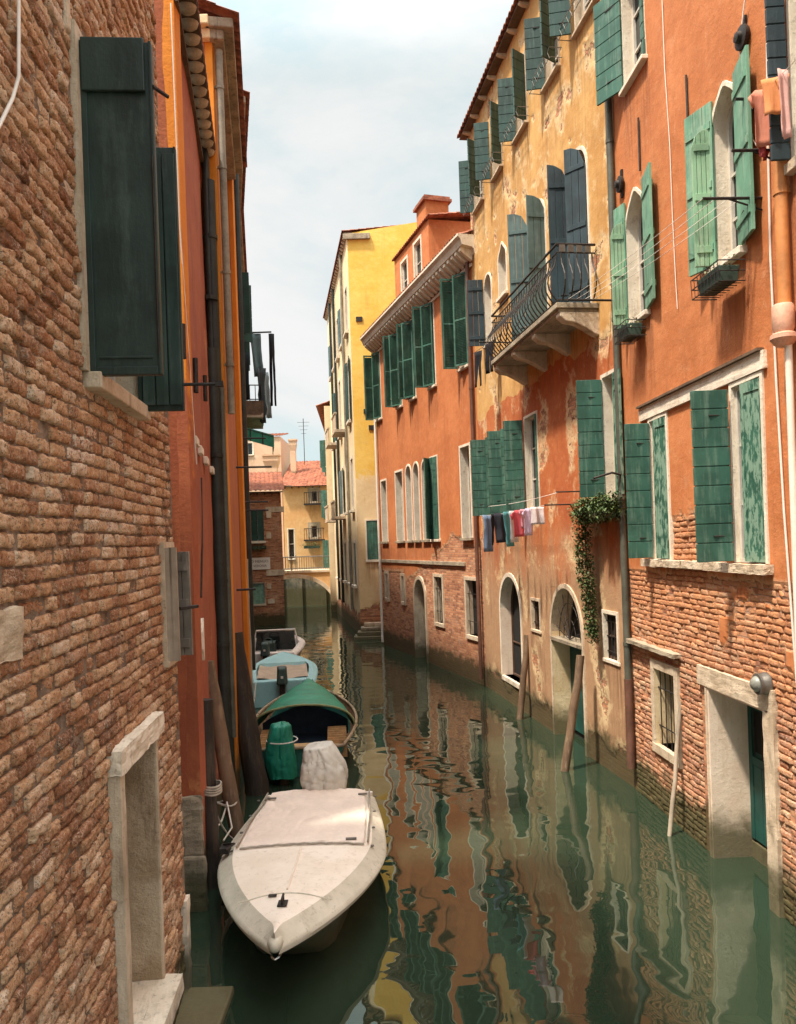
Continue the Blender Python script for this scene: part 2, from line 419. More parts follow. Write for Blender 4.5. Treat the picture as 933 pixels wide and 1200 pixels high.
def lines(a, b, res, cuts):
    n = max(1, int(round((b-a)/res)))
    base = list(np.linspace(a, b, n+1)); cuts = sorted({round(c, 4) for c in cuts if a < c < b})
    out = [v for v in base if v in (base[0], base[-1]) or all(abs(v-c) > .3*res for c in cuts)]
    out += cuts
    return sorted(out)

def arc_pts(s0, s1, z1, k, n=18, ogee=0.0):
    r = (s1-s0)/2; cx = (s0+s1)/2; h = r*k; zs = z1-h
    pts = []
    for i in range(n+1):
        t = math.pi*(1-i/n)
        x = cx + r*math.cos(t); z = zs + h*(1-ogee)*math.sin(t)
        if ogee: z += h*ogee*math.exp(-((x-cx)/r*3.2)**2)
        pts.append((x, z))
    return zs, pts
def opening(s0, s1, z0, z1, arch=0, ogee=0):
    if arch:
        zs, p = arc_pts(s0, s1, z1, arch, ogee=ogee)
        return [(s0, z0)] + p + [(s1, z0)]
    return [(s0, z0), (s0, z1), (s1, z1), (s1, z0)]
def grow(s0, s1, z0, z1, arch, ogee, w, bottom=0):
    return opening(s0-w, s1+w, z0-bottom, z1+w, (arch*(s1-s0)/2+w)/((s1-s0)/2+w) if arch else 0, ogee)

def make_wall(F, z0, z1, mat, res=.15, peel=None, zone=None, depth=8.0, rough=.010, sink=.022, parent=None, x0=0.0, x1=None, hollow=False, name='wall'):
    x1 = F.L if x1 is None else x1
    S = lines(x0, x1, res, [h[0] for h in F.holes]+[h[1] for h in F.holes])
    Z = lines(z0, z1, res, [h[2] for h in F.holes]+[h[3] for h in F.holes])
    v = []; f = []; pe = []; zo = []
    def DR(s, z):
        d = 0.0
        for h in F.holes:
            if h[0]-.14 < s < h[1]+.14 and 0 < h[2]-z < 1.5:
                e = min(abs(s-h[0]), abs(s-h[1])); d = max(d, (1-(h[2]-z)/1.5)*(.55+.45*(e < .16)))
        return d
    def P(s, z):
        return peel(s, z) if peel else 0.0
    def ZN(s, z): return zone(s, z) if zone else 0.0
    nz = len(Z)
    for s in S:
        for z in Z:
            p = P(s, z)
            edge = (s == S[0] or s == S[-1])
            y = 0 if edge else rough*fbm(s*.8+F.seed, z*.8, 1, 3) - sink*min(1, max(0, (p-.42)/.16))
            v.append((s, min(y, .012), z)); pe.append(p); zo.append(ZN(s, z))
    for i in range(len(S)-1):
        sm = (S[i]+S[i+1])/2
        for j in range(nz-1):
            zm = (Z[j]+Z[j+1])/2
            if any(h[0] < sm < h[1] and h[2] < zm < h[3] for h in F.holes): continue
            f.append((i*nz+j, i*nz+j+1, (i+1)*nz+j+1, (i+1)*nz+j))
    for h in F.holes:
        if len(h) > 4 and h[4]:
            zs, p = arc_pts(h[0], h[1], h[3], h[4], ogee=h[5])
            for a, b in zip(p[:-1], p[1:]):
                q = [(a[0], a[1]), (a[0], h[3]), (b[0], h[3]), (b[0], b[1])]
                q = [q[0], q[1], q[2], q[3]]
                n = len(v)
                for (s, z) in q: v.append((s, 0, z)); pe.append(P(s, z)); zo.append(ZN(s, z))
                f.append((n, n+1, n+2, n+3))
    # returns and back
    for quad in ([(x0,0),(x0,-depth)], [(x0,-depth),(x1,-depth)], [(x1,-depth),(x1,0)]):
        n = len(v)
        for (s, y), z in ((quad[0], z0), (quad[0], z1), (quad[1], z1), (quad[1], z0)):
            v.append((s, y, z)); pe.append(P(s, z)*.9 if z < 1 else 0); zo.append(ZN(s, z))
        f.append((n, n+1, n+2, n+3))
    n = len(v)
    v += [(x0,0,z1),(x1,0,z1),(x1,-depth,z1),(x0,-depth,z1)]; pe += [0]*4; zo += [0]*4; f.append((n, n+1, n+2, n+3))
    me = bpy.data.meshes.new(name); me.from_pydata(v, [], f); me.update()
    dr = [DR(p[0], p[2]) if p[1] > -.1 else 0.0 for p in v]
    for k, arr in (('peel', pe), ('zone', zo), ('drip', dr)):
        a = me.attributes.new(k, 'FLOAT', 'POINT'); a.data.foreach_set('value', arr)
    me.materials.append(mat)
    o = bpy.data.objects.new(name, me); COL.objects.link(o); o.parent = parent or F.root; o.matrix_local = F.rel
    return o

def ring(mb, inner, outer, yf, yb, ob=-.03):
    n = len(inner)
    for i in range(n-1):
        a, b, c, d = inner[i], inner[i+1], outer[i+1], outer[i]
        m = len(mb.v)
        mb.v += [(a[0],yf,a[1]),(b[0],yf,b[1]),(c[0],yf,c[1]),(d[0],yf,d[1]),(a[0],yb,a[1]),(b[0],yb,b[1]),(c[0],ob,c[1]),(d[0],ob,d[1])]
        mb.f += [(m,m+1,m+2,m+3),(m+1,m,m+4,m+5),(m+3,m+2,m+6,m+7)]
    for i in (0, n-1):
        a, d = inner[i], outer[i]; m = len(mb.v)
        mb.v += [(a[0],yf,a[1]),(d[0],yf,d[1]),(d[0],ob,d[1]),(a[0],ob,a[1])]; mb.f += [(m,m+1,m+2,m+3)]

def shutter_mesh(w, z0, z1, style, t=.036, arch_r=0, arch_side=1, nb=None):
    """panel in local x (0..w from hinge), y thickness, z; arch_r: rounded shoulder on the free edge (pair makes an arch)"""
    mb = MB()
    def top(x):
        if not arch_r: return z1
        q = min(1, max(0, (arch_r - x)/arch_r)) if arch_side > 0 else min(1, x/arch_r)
        # hinge side low, free side high
        return z1 - arch_r*(1-math.sqrt(max(0, 1-q*q)))
    if style == 'h':
        n = nb or max(4, int((z1-z0)/.2)); g = .007
        for i in range(n):
            a = z0+(z1-z0)*i/n; b = z0+(z1-z0)*(i+1)/n
            o = random.uniform(-.003, .003)
            mb.box(0, w, -t/2+o, t/2+o, a+g, b-g)
        mb.box(.01, w-.01, -t/2+.008, t/2-.008, z0+.004, z1-.004)
    elif style == 'v':
        n = nb or max(3, int(w/.12)); g = .003
        for i in range(n):
            a = w*i/n; b = w*(i+1)/n; o = random.uniform(-.003, .003)
            zt0, zt1 = top(a), top(b)
            mb.hexa([(a+g,-t/2+o,z0),(b-g,-t/2+o,z0),(b-g,t/2+o,z0),(a+g,t/2+o,z0),(a+g,-t/2+o,zt0),(b-g,-t/2+o,zt1),(b-g,t/2+o,zt1),(a+g,t/2+o,zt0)])
        for fz in (.12, .5, .86):
            zz = z0+(z1-z0)*fz
            for sd in (-1, 1):
                mb.box(.02, w-.02, *(sorted((sd*(t/2-.006), sd*(t/2+.016)))), zz-.04, zz+.04)
    elif style == 'louver':
        fr = .055
        mb.box(0, fr, -t/2, t/2, z0, z1); mb.box(w-fr, w, -t/2, t/2, z0, z1)
        for zz in (z0, (z0+z1)/2-fr/2, z1-fr): mb.box(fr+.0005, w-fr-.0005, -t/2+.002, t/2-.002, zz, zz+fr)
        zz = z0+fr+.02
        while zz < z1-fr-.03:
            if abs(zz-(z0+z1)/2) > fr*.8:
                mb.hexa([(fr,-t/2,zz-.012),(w-fr,-t/2,zz-.012),(w-fr,t/2-.004,zz+.022),(fr,t/2-.004,zz+.022),
                         (fr,-t/2,zz-.004),(w-fr,-t/2,zz-.004),(w-fr,t/2-.004,zz+.030),(fr,t/2-.004,zz+.030)])
            zz += .045
    else:  # framed panel
        fr = .06
        mb.box(0, fr, -t/2, t/2, z0, z1); mb.box(w-fr, w, -t/2, t/2, z0, z1)
        for zz in (z0, z1-fr-.05): mb.box(fr, w-fr, -t/2+.001, t/2-.001, zz, zz+fr+.05)
        mb.box(fr-.005, w-fr+.005, -t/2+.012, t/2-.012, z0+.02, z1-.02)
    return mb

def shutter(F, par, side, hx, z0, z1, w, ang, mat, style='h', y=.03, arch_r=0, arch_side=1, nb=None, label=None, hinges=True):
    mb = shutter_mesh(w, z0, z1, style, arch_r=arch_r, arch_side=arch_side, nb=nb)
    a = R(ang) if side == 'lo' else math.pi - R(ang)
    T = Matrix.Translation((hx, y, 0)) @ Matrix.Rotation(a, 4, 'Z') @ Matrix.Rotation(R(random.uniform(-.4,.4)), 4, 'Y')
    mb.v = [tuple(T @ Vector(p)) for p in mb.v]
    o = F.put(mb, 'shutter', mat, parent=par, bev=.003 if style in 'hv' else 0)
    if label: o['label'] = label
    if hinges:
        for fz in (.15, .85):
            h = MB(); zz = z0+(z1-z0)*fz
            p = T @ Vector((0, 0, zz)); q = T @ Vector((w*.55, -.024 if side == 'lo' else .024, zz))
            h.tube([p, q], .009, 5)
            F.put(h, 'hinge', M['iron'], parent=par)
    return o

def window(F, xa, xb, yt, yb, xr=None, rect=None, arch=0, ogee=0, depth=.17, fw=.07, frame='stone_white', sill=.06, sill_out=.09, sill_w=.08, shut=(), pane='glass',
           sash='sash', mull=(1, 2), grille=None, name='window', jamb=None, proud=.022, sash_arch=True, sill_mat=None, curtain=None, label=None):
    """opening given by where its sides and heights sit on the wall (rect = s0,s1,z0,z1 in metres wins)"""
    if rect: s0, s1, z0, z1 = rect
    else:
        xr = xa if xr is None else xr
        ym = (yt+yb)/2
        sa, _ = F.px(xa, ym); sb, _ = F.px(xb, ym); s0, s1 = min(sa, sb), max(sa, sb)
        sr = F.px(xr, ym)[0]; z1 = F.zat(sr, yt); z0 = F.zat(sr, yb)
    F.holes.append((s0, s1, z0, z1, arch, ogee))
    inner = opening(s0, s1, z0, z1, arch, ogee)
    w = MB(); w.v = [(x, -depth, z) for x, z in inner]; w.f = [tuple(range(len(inner)))]
    win = F.put(w, name, M[pane])
    if label: win['label'] = label
    fr = MB(); outer = grow(s0, s1, z0, z1, arch, ogee, fw)
    ring(fr, inner, outer, proud, -depth-.004)
    F.put(fr, 'frame', M[frame], parent=win)
    if jamb:
        j = MB(); e = .004
        far_s = s1-e if F.near == 'lo' else s0+e
        j.add([(far_s, proud-.004, z0), (far_s, -depth+.01, z0), (far_s, -depth+.01, z1-(arch*(s1-s0)/2 if arch else 0)-e), (far_s, proud-.004, z1-(arch*(s1-s0)/2 if arch else 0)-e)], [(0,1,2,3)])
        F.put(j, 'jamb', M[jamb], parent=win)
    if sill:
        sm = MB(); sm.box(s0-sill_w, s1+sill_w, -.05, sill_out, z0-sill, z0+.001)
        F.put(sm, 'sill', M[sill_mat or frame], parent=win, bev=.008)
    if sash:
        sw = .045; sa = MB()
        inn = opening(s0+sw, s1-sw, z0+sw, z1-sw, (arch*(s1-s0)/2-sw)/((s1-s0)/2-sw) if arch else 0, ogee)
        ring(sa, inn, inner, -depth+.045, -depth+.004, ob=-depth+.004)
        sa.box(s0, s1, -depth+.005, -depth+.044, z0+.0015, z0+sw)
        zt = z1-(arch*(s1-s0)/2 if arch else 0)
        for i in range(mull[0]):
            x = s0+(s1-s0)*(i+1)/(mull[0]+1); sa.box(x-.018, x+.018, -depth+.006, -depth+.038, z0+sw, z1-sw-.003)
        for i in range(mull[1]):
            zz = z0+(zt-z0)*(i+1)/(mull[1]+1); sa.box(s0+sw, s1-sw, -depth+.007, -depth+.034, zz-.015, zz+.015)
        F.put(sa, 'sash', M[sash], parent=win)
    if curtain:
        P = []
        for i in range(25):
            u = i/24; x = s0+.06+(s1-s0-.12)*u
            P.append([(x, -depth+.012+.006*math.sin(u*40), z) for z in (z0+.05, zt-.05)])
        F.put(MB().grid(P), 'curtain', M[curtain], parent=win, fix=False)
    if grille:
        g = MB(); nv, nh = grille
        for i in range(nv):
            x = s0+(s1-s0)*(i+.5)/nv; g.tube([(x, -.04, z0), (x, -.04, z1-.01)], .009, 6)
        for i in range(nh):
            zz = z0+(z1-z0)*(i+.5)/nh; g.tube([(s0, -.042, zz), (s1, -.042, zz)], .010, 6)
        F.put(g, 'grille', M['iron'], parent=win)
    for d in shut:
        d = dict(d); side = d.pop('side')
        if side == 'near': side = F.near
        elif side == 'far': side = 'hi' if F.near == 'lo' else 'lo'
        d.setdefault('w', (s1-s0)/2*.98)
        d['mat'] = M[d['mat']]
        r = (s1-s0)/2
        if d.pop('arched', False): d['arch_r'] = min(r, d['w'])
        shutter(F, win, side, s0 if side == 'lo' else s1, z0+.015+d.pop('dz0', 0), z1-.015+d.pop('dz1', 0), **d)
    win['_r'] = (s0, s1, z0, z1)
    return win, (s0, s1, z0, z1)

def tile_roof(F, x0, x1, ze, run=4, slope=18, over=.45, row=.19, mat='tile', parent=None, dirsign=1, steps=True, y0=0.0):
    """corrugated tile sheet rising into the building from an eave at +over"""
    mb = MB(); tn = math.tan(R(slope)); nrow = max(1, int((x1-x0)/row)); k = 6
    xs = [x0+(x1-x0)*i/(nrow*k) for i in range(nrow*k+1)]
    ys = [over]; y = over
    while y > -run:
        y -= .36; ys += [y+.001, y]
    def hgt(i, y, lift):
        ph = (i % k)/k
        return ze + (over-y)*tn + .055*abs(math.sin(math.pi*ph))**.8 + lift
    P = []; Q = []
    for j in range(len(ys)):
        lift = .02 if j % 2 == 0 else 0.0
        P.append([(x+random.uniform(-.003,.003), y0+ys[j], hgt(i, ys[j], lift)) for i, x in enumerate(xs)])
    mb.grid(P)
    # underside + front lip
    Q = [[(x, y0+ys[0], hgt(i, ys[0], .02)) for i, x in enumerate(xs)], [(x, y0+ys[0]-.002, hgt(i, ys[0], -.002)) for i, x in enumerate(xs)],
         [(x, y0-run, hgt(i, -run, -.03)) for i, x in enumerate(xs)]]
    mb.grid(Q)
    return F.put(mb, 'roof', M[mat], parent=parent, fix=False)

def eave(F, x0, x1, ze, over=.45, rafter=.4, mat='eave_wood', rmat='stone_dirty', rw=.07, rh=.10, slope=18, name='eave'):
    mb = MB(); tn = math.tan(R(slope))
    mb.prismx([(-.2, ze-.03), (over-.03, ze-.03), (over-.03, ze-.002), (-.2, ze-.002+.0)], x0, x1)
    e = F.put(mb, name, M[mat])
    n = max(1, int((x1-x0)/rafter))
    for i in range(n):
        x = x0+(x1-x0)*(i+.5)/n; rm = MB()
        rm.prismx([(-.02, ze-.03), (-.02, ze-.03-rh*1.4), (over*.55, ze-.03-rh), (over*.85, ze-.03-rh*.4), (over*.86, ze-.03)], x-rw/2, x+rw/2)
        F.put(rm, 'rafter', M[rmat], parent=e)
    return e

def cornice(F, x0, x1, zt, prof, mat='stone_white', wrap=0.0):
    mb = MB(); mb.prismx([(y, zt+z) for y, z in prof], x0, x1)
    return F.put(mb, 'cornice', M[mat])

def pipe(F, pts, r, mat, name='drainpipe', collars=(), parent=None, cmat=None):
    mb = MB(); mb.tube(pts, r, 12)
    o = F.put(mb, name, M[mat], smooth=50, parent=parent)
    if collars:
        for (x, y, z) in collars:
            c = MB(); c.tube([(x, y, z-.03), (x, y, z+.03)], r*1.16, 12); c.box(x-.015, x+.015, -.02, y, z-.012, z+.012)
            F.put(c, 'collar', M[cmat or mat], parent=o)
    return o

# ---------------------------------------------------------------- individually laid bricks
def brick_field(F, x0, x1, z0, z1, mat, holes, row=.078, bl=.235, front=-.006, rough=.004, nx=7, nz=5, mask=None, jit=.006, name='bricks', joint=.012, deep=.035):
    cs = []
    nr = int((z1-z0)/row)
    for r in range(nr):
        za = z0+r*row; zc = za+row/2
        iv = [(x0, x1)]
        for h in holes:
            if h[2] < zc < h[3]:
                nv = []
                for a, b in iv:
                    if h[1] <= a or h[0] >= b: nv.append((a, b))
                    else:
                        if h[0] > a: nv.append((a, h[0]))
                        if h[1] < b: nv.append((h[1], b))
                iv = nv
        for a, b in iv:
            x = a; first = True
            while x < b-.02:
                L = random.choice([bl, bl, bl*.98, bl*1.04, bl*.5, bl*.78])*random.uniform(.93, 1.06)
                if first and r % 2: L *= .5
                first = False
                L = min(L, b-x)
                if b-(x+L) < .05: L = b-x
                if not mask or mask(x+L/2, zc): cs.append((x+L/2+random.uniform(-.002,.002), zc+random.uniform(-.002,.002), L-joint*1.0, row-joint*random.uniform(.75,1.25)))
                x += L
    cs = np.array(cs); nb = len(cs)
    # template
    u = np.array([-.5, -.44] + list(np.linspace(-.36, .36, nx-4)) + [.44, .5]); vv = np.array([-.5, -.455] + list(np.linspace(-.25, .25, nz-4)) + [.455, .5])
    U, V = np.meshgrid(u, vv, indexing='ij'); k = U.size
    du = np.minimum(U+.5, .5-U); dv = np.minimum(V+.5, .5-V)
    ringm = (du < .001) | (dv < .001); sec = ((du < .07) | (dv < .15)) & ~ringm
    X = cs[:,0,None]+U.ravel()[None]*cs[:,2,None]; Z = cs[:,1,None]+V.ravel()[None]*cs[:,3,None]
    wave = .010*np.sin(X*1.3+.7)*np.sin(X*.41) + .006*np.sin(X*3.1+Z*1.7)
    Z = Z+wave
    off = rng.normal(0, jit, nb)[:,None]; tx = rng.normal(0, .010, nb)[:,None]; tz = rng.normal(0, .03, nb)[:,None]
    Y = front+off + tx*U.ravel()[None] + tz*V.ravel()[None]*cs[:,3,None] + rng.normal(0, rough*.5, (nb, k))
    # eroded hollows
    ero = rng.random(nb)[:,None]
    Y -= np.where(ero > .86, (ero-.86)/.14*.010, 0)
    Y = np.where(sec.ravel()[None], Y-.002-rng.random((nb, k))**3*.010, Y)
    Y = np.where(ringm.ravel()[None], front-deep, Y)
    X = X+np.where(ringm.ravel()[None], 0, rng.normal(0, .0022, (nb, k))); Z = Z+np.where(ringm.ravel()[None], 0, rng.normal(0, .0022, (nb, k)))
    # weathered surface: hollows that run across neighbouring bricks
    er = np.sin(X*7.3+np.sin(Z*5.1)*2)*np.sin(Z*8.7+np.sin(X*3.3)*2.2); Y = np.where(ringm.ravel()[None], Y, Y-np.maximum(0, er-.35)*.010)
    X = X+np.where(ringm.ravel()[None], 0, .004*np.sin(Z*61+X*17)); Z = Z+np.where(ringm.ravel()[None], 0, .004*np.sin(X*47+Z*23))
    Vt = np.stack([X, Y, Z], -1).reshape(-1, 3)
    a, b = U.shape
    idx = np.arange(k).reshape(a, b)
    q = np.stack([idx[:-1,:-1], idx[:-1,1:], idx[1:,1:], idx[1:,:-1]], -1).reshape(-1, 4)
    Fq = (q[None]+np.arange(nb)[:,None,None]*k).reshape(-1, 4)
    me = bpy.data.meshes.new(name)
    me.vertices.add(len(Vt)); me.vertices.foreach_set('co', Vt.ravel().astype(np.float32))
    me.loops.add(Fq.size); me.loops.foreach_set('vertex_index', Fq.ravel().astype(np.int32))
    me.polygons.add(len(Fq)); me.polygons.foreach_set('loop_start', np.arange(0, Fq.size, 4, dtype=np.int32)); me.polygons.foreach_set('loop_total', np.full(len(Fq), 4, dtype=np.int32))
    me.update(calc_edges=True); me.validate()
    rv = np.repeat(rng.random(nb), k)
    at = me.attributes.new('rnd', 'FLOAT', 'POINT'); at.data.foreach_set('value', rv.astype(np.float32))
    me.materials.append(mat); me.shade_smooth()
    o = bpy.data.objects.new(name, me); COL.objects.link(o); o.parent = F.root; o.matrix_local = F.rel
    return o

# ---------------------------------------------------------------- small things
def leaf_cloud(pts, n, spread, size, seed=1):
    """many small bent leaves round a list of (point, weight radius)"""
    rd = random.Random(seed); mb = MB()
    for _ in range(n):
        p, r = rd.choice(pts)
        d = Vector((rd.gauss(0,1), rd.gauss(0,1), rd.gauss(0,1))); d = d/max(d.length, .01)*r*rd.random()**.45
        c = Vector(p)+d*spread
        L = size*rd.uniform(.6, 1.3); w = L*.45
        e = Matrix.Rotation(rd.uniform(0, 6.28), 3, 'Z') @ Matrix.Rotation(rd.uniform(-1.1, .6), 3, 'X')
        pts4 = [(-w/2,0,0),(0,-L*.5,-.01),(w/2,0,0),(0,L*.5,-L*.12)]
        mb.add([c+e@Vector(q) for q in pts4], [(0,1,2),(0,2,3)])
    return mb

CLOTH = {}
def clothmat(name, col, rough=.9):
    if name not in CLOTH:
        m, t, b = nt(name+'_cloth'); n = N(t)
        oc = n.n('ShaderNodeTexCoord').outputs['Object']
        a = n.noise(oc, 9, 4, .6)
        n.set(b.inputs['Base Color'], n.mix(a, mul(col, .85), mul(col, 1.12))); b.inputs['Roughness'].default_value = rough
        b.inputs['Specular IOR Level'].default_value = .15
        n.set(b.inputs['Normal'], n.bump(n.noise(n.scalev(oc, (9, 9, 2.5)), 2, 4, .6), .6, .02))
        CLOTH[name] = m
    return CLOTH[name]
def garment(kind, p, w, h, rz, mat, label, group, name=None, amp=.02):
    """hanging washing with folds; p = top middle in the world, rz = direction of the line"""
    e_shape = {
        'towel': [(-.5,0),(.5,0),(.5,-1),(-.5,-1)],
        'shirt': [(-.22,0),(.22,0),(.62,-.18),(.52,-.38),(.36,-.30),(.38,-1),(-.38,-1),(-.36,-.30),(-.52,-.38),(-.62,-.18)],
        'trousers': [(-.45,0),(.45,0),(.5,-1),(.12,-1),(.0,-.32),(-.12,-1),(-.5,-1)],
        'sock': [(-.3,0),(.3,0),(.3,-.6),(.75,-.85),(.65,-1),(-.1,-1),(-.3,-.75)],
    }[kind]
    import bmesh
    me = bpy.data.meshes.new(kind); bm = bmesh.new()
    vs = [bm.verts.new((x*w, 0, z*h)) for x, z in e_shape]
    bm.faces.new(vs)
    for ax, n_, ext in ((0, 12, w*.7), (2, 8, h)):
        for i in range(1, n_):
            co = [0,0,0]; no = [0,0,0]; no[ax] = 1
            co[ax] = (-ext+2*ext*i/n_) if ax == 0 else -ext*i/n_
            bmesh.ops.bisect_plane(bm, geom=bm.verts[:]+bm.edges[:]+bm.faces[:], plane_co=co, plane_no=no)
    sd = random.random()*20
    for v in bm.verts:
        dz = -v.co.z/h
        v.co.y += amp*math.sin(v.co.x/w*9+sd)*(.25+dz) + amp*1.2*fbm(v.co.x*4+sd, v.co.z*3, sd, 2)
        v.co.x *= 1-.18*math.sin(dz*2.2)*(.6+.4*math.sin(sd))
        v.co.x += .04*dz*math.sin(sd)*w
    bm.to_mesh(me); bm.free(); me.materials.append(mat); me.shade_smooth()
    nm = name or {'towel':'towel','shirt':'shirt','trousers':'trousers','sock':'sock'}[kind]
    o = bpy.data.objects.new(nm, me); COL.objects.link(o); o.location = p; o.rotation_euler = (0, R(random.uniform(-3,3)), rz)
    m = o.modifiers.new('solid', 'SOLIDIFY'); m.thickness = .005
    return tag(o, label, 'washing', group)
def worldtube(name, pts, r, mat, label, cat, group=None, n=6):
    o = MB().tube(pts, r, n).build(name, M[mat], smooth=60)
    return tag(o, label, cat, group)
def sag(a, b, d, n=10):
    a = Vector(a); b = Vector(b)
    return [a.lerp(b, i/n) - Vector((0,0,d*4*(i/n)*(1-i/n))) for i in range(n+1)]
# ================================================================ THE PLACE
def nz(s, z, f=1.0, o=4, k=0): return fbm(s*f+k, z*f, 3+k, o)
def sst(x, a, b):
    t = min(1, max(0, (x-a)/(b-a))); return t*t*(3-2*t)

# ---------------------------------------------------------------- ground sheet and water
g = MB().box(-400, 400, -60, 900, -3.2, -3.0).build('ground', simple('mud', (.06,.055,.04), .9), None); tag(g, kind='structure')
m, t, b = nt('canal_water'); n = N(t)
oc = n.n('ShaderNodeTexCoord').outputs['Object']
n.set(b.inputs['Base Color'], n.mix(n.noise(oc, .35, 4, .6), (.015,.026,.015), (.025,.039,.023)))
b.inputs['Roughness'].default_value = .008; b.inputs['IOR'].default_value = 1.9; b.inputs['Specular Tint'].default_value = (.88, 1, .88, 1)
b.inputs['Specular IOR Level'].default_value = .6
w1 = n.noise(n.scalev(oc, (1.0, 1.1, 1)), 1.25, 1.0, .35, .5)
w2 = n.noise(n.scalev(oc, (.9, 1.1, 1)), 2.9, .5, .4, .2)
w3 = n.noise(n.scalev(oc, (.6, 1, 1)), 8, 1, .5)
calm = n.ss(n.noise(oc, .22, 2, .5), .40, .7)
h = n.math('ADD', n.math('MULTIPLY', w1, 1.0), n.math('MULTIPLY', w2, .34))
h = n.math('ADD', h, n.math('MULTIPLY', n.math('MULTIPLY', w3, calm), .025))
n.set(b.inputs['Normal'], n.bump(h, 1, .0115))
wt = MB().add([(-60,-30,0),(60,-30,0),(60,140,0),(-60,140,0)], [(0,1,2,3)]).build('water', m, None); tag(wt, kind='structure')

# ================================================================ RIGHT 1: near orange house
F = Facade(None, (4.10, 3.0), (3.61, 12.1)); A = F
house('plastered_house', F, 'bright orange plastered house nearest on the right with bare brick at canal level')
peelz = F.px(800, 672)[1]
pa = F.px(786, 585); pb = F.px(824, 655)
def peelA(s, z):
    v = .5 + (peelz-.03 - z)*2.2 + .12*nz(s, z, 2)
    lo = 0
    if z < peelz-.1:                                   # islands of plaster still on the brick
        v = 1.0 - .9*sst(nz(s*.8, z*1.3, 1.0, 4, 7)*1.3+.35*sst(s, 2.5, 6)*-1+.5*sst(z, 2.2, 3.4), .32, .62)
    # frayed patch between the two windows
    if pb[0]-.03 < s < pa[0]+.05 and z > peelz-.2:
        v = max(v, .5 + ((pa[1]-.28) + .12*nz(s*3, z*.6, 2, 3) - z)*1.8)
    return min(1, max(0, v))
# storey windows with long stone lintel and sill
wA, rA = window(F, 765, 784, 494, 655, xr=766, fw=.05, sill=0, depth=.07, mull=(0,2), shut=[
    dict(side='far', ang=92, mat='green_mid', style='h', w=.35, nb=8, hinges=True), dict(side='near', ang=6, mat='green_peel', style='plain', w=.40, y=.0, label='peeling pale green shutter leaf')],
    rect=None)
wB, rB = window(F, 862, 896, 447, 660, xr=880, fw=.05, sill=0, depth=.07, mull=(0,2), shut=[
    dict(side='far', ang=92, mat='green_mid', style='h', w=.41, nb=9), dict(side='near', ang=5, mat='green_peel', style='plain', w=.40, y=.0, label='peeling pale green shutter leaf')])
s_lo, s_hi = rB[0]-.12, min(F.L-.02, rA[1]+.35)
lt = MB(); lt.box(s_lo, s_hi, -.04, .035, max(rA[3], rB[3])+.055, max(rA[3], rB[3])+.24); roughen(F.put(lt, 'lintel', M['stone_white']), .008)
lt = MB(); lt.box(s_lo+.05, s_hi, .0, .075, max(rA[3], rB[3])+.245, max(rA[3], rB[3])+.275); F.put(lt, 'drip_moulding', M['eave_wood'])
sl = MB(); x = s_lo
for w_ in (.9, .55, .62, .8, 9):
    x2 = min(x+w_, s_hi); sl.box(x+.004, x2-.004, -.04, .10+random.uniform(-.02,.02), min(rA[2], rB[2])-.10+random.uniform(-.015,.015), min(rA[2], rB[2])+random.uniform(-.006,0)); x = x2
    if x >= s_hi-.01: break
roughen(F.put(sl, 'sill', M['stone']), .02)
# arched windows
wC, rC = window(F, 736, 758, 222, 372, xr=748, arch=1.35, ogee=.16, fw=.055, sill=.07, depth=.2, pane='glass', jamb='stone_white', mull=(1,2), shut=[
    dict(side='far', ang=166, mat='green_light', style='v', w=.28), dict(side='near', ang=170, mat='green_light', style='v', w=.52)])
wD, rD = window(F, 838, 868, 98, 300, xr=855, arch=1.35, ogee=.16, fw=.055, sill=.08, depth=.2, pane='glass', jamb='stone_white', mull=(1,2), shut=[
    dict(side='far', ang=160, mat='green_light', style='v', w=.42), dict(side='near', ang=168, mat='green_light', style='v', w=.50)])
# pale inner leaves standing ajar inside the arches
for (wn, r) in ((wC, rC), (wD, rD)):
    shutter(F, wn, 'hi', r[1]+.03, r[2]+.02, r[3]-.30, .21, 97, M['green_pale'], 'v', nb=4, y=.03, arch_r=.21, arch_side=-1, hinges=False, label='pale green inner shutter leaf')
# top window beside the neighbour's corner
wE, rE = window(F, 731, 755, -40, 88, xr=742, fw=.05, sill=.06, mull=(1,2), shut=[dict(side='far', ang=150, mat='green_mid', style='h', w=.5), dict(side='near', ang=176, mat='green_mid', style='h', w=.1)])
# window at the right edge of the view, high up
wG, rG = window(F, 930, 965, -60, 185, xr=935, fw=.06, sill=.1, mull=(1,2), sill_mat='stone', shut=[dict(side='far', ang=96, mat='navy', style='h', w=.17, nb=12)])
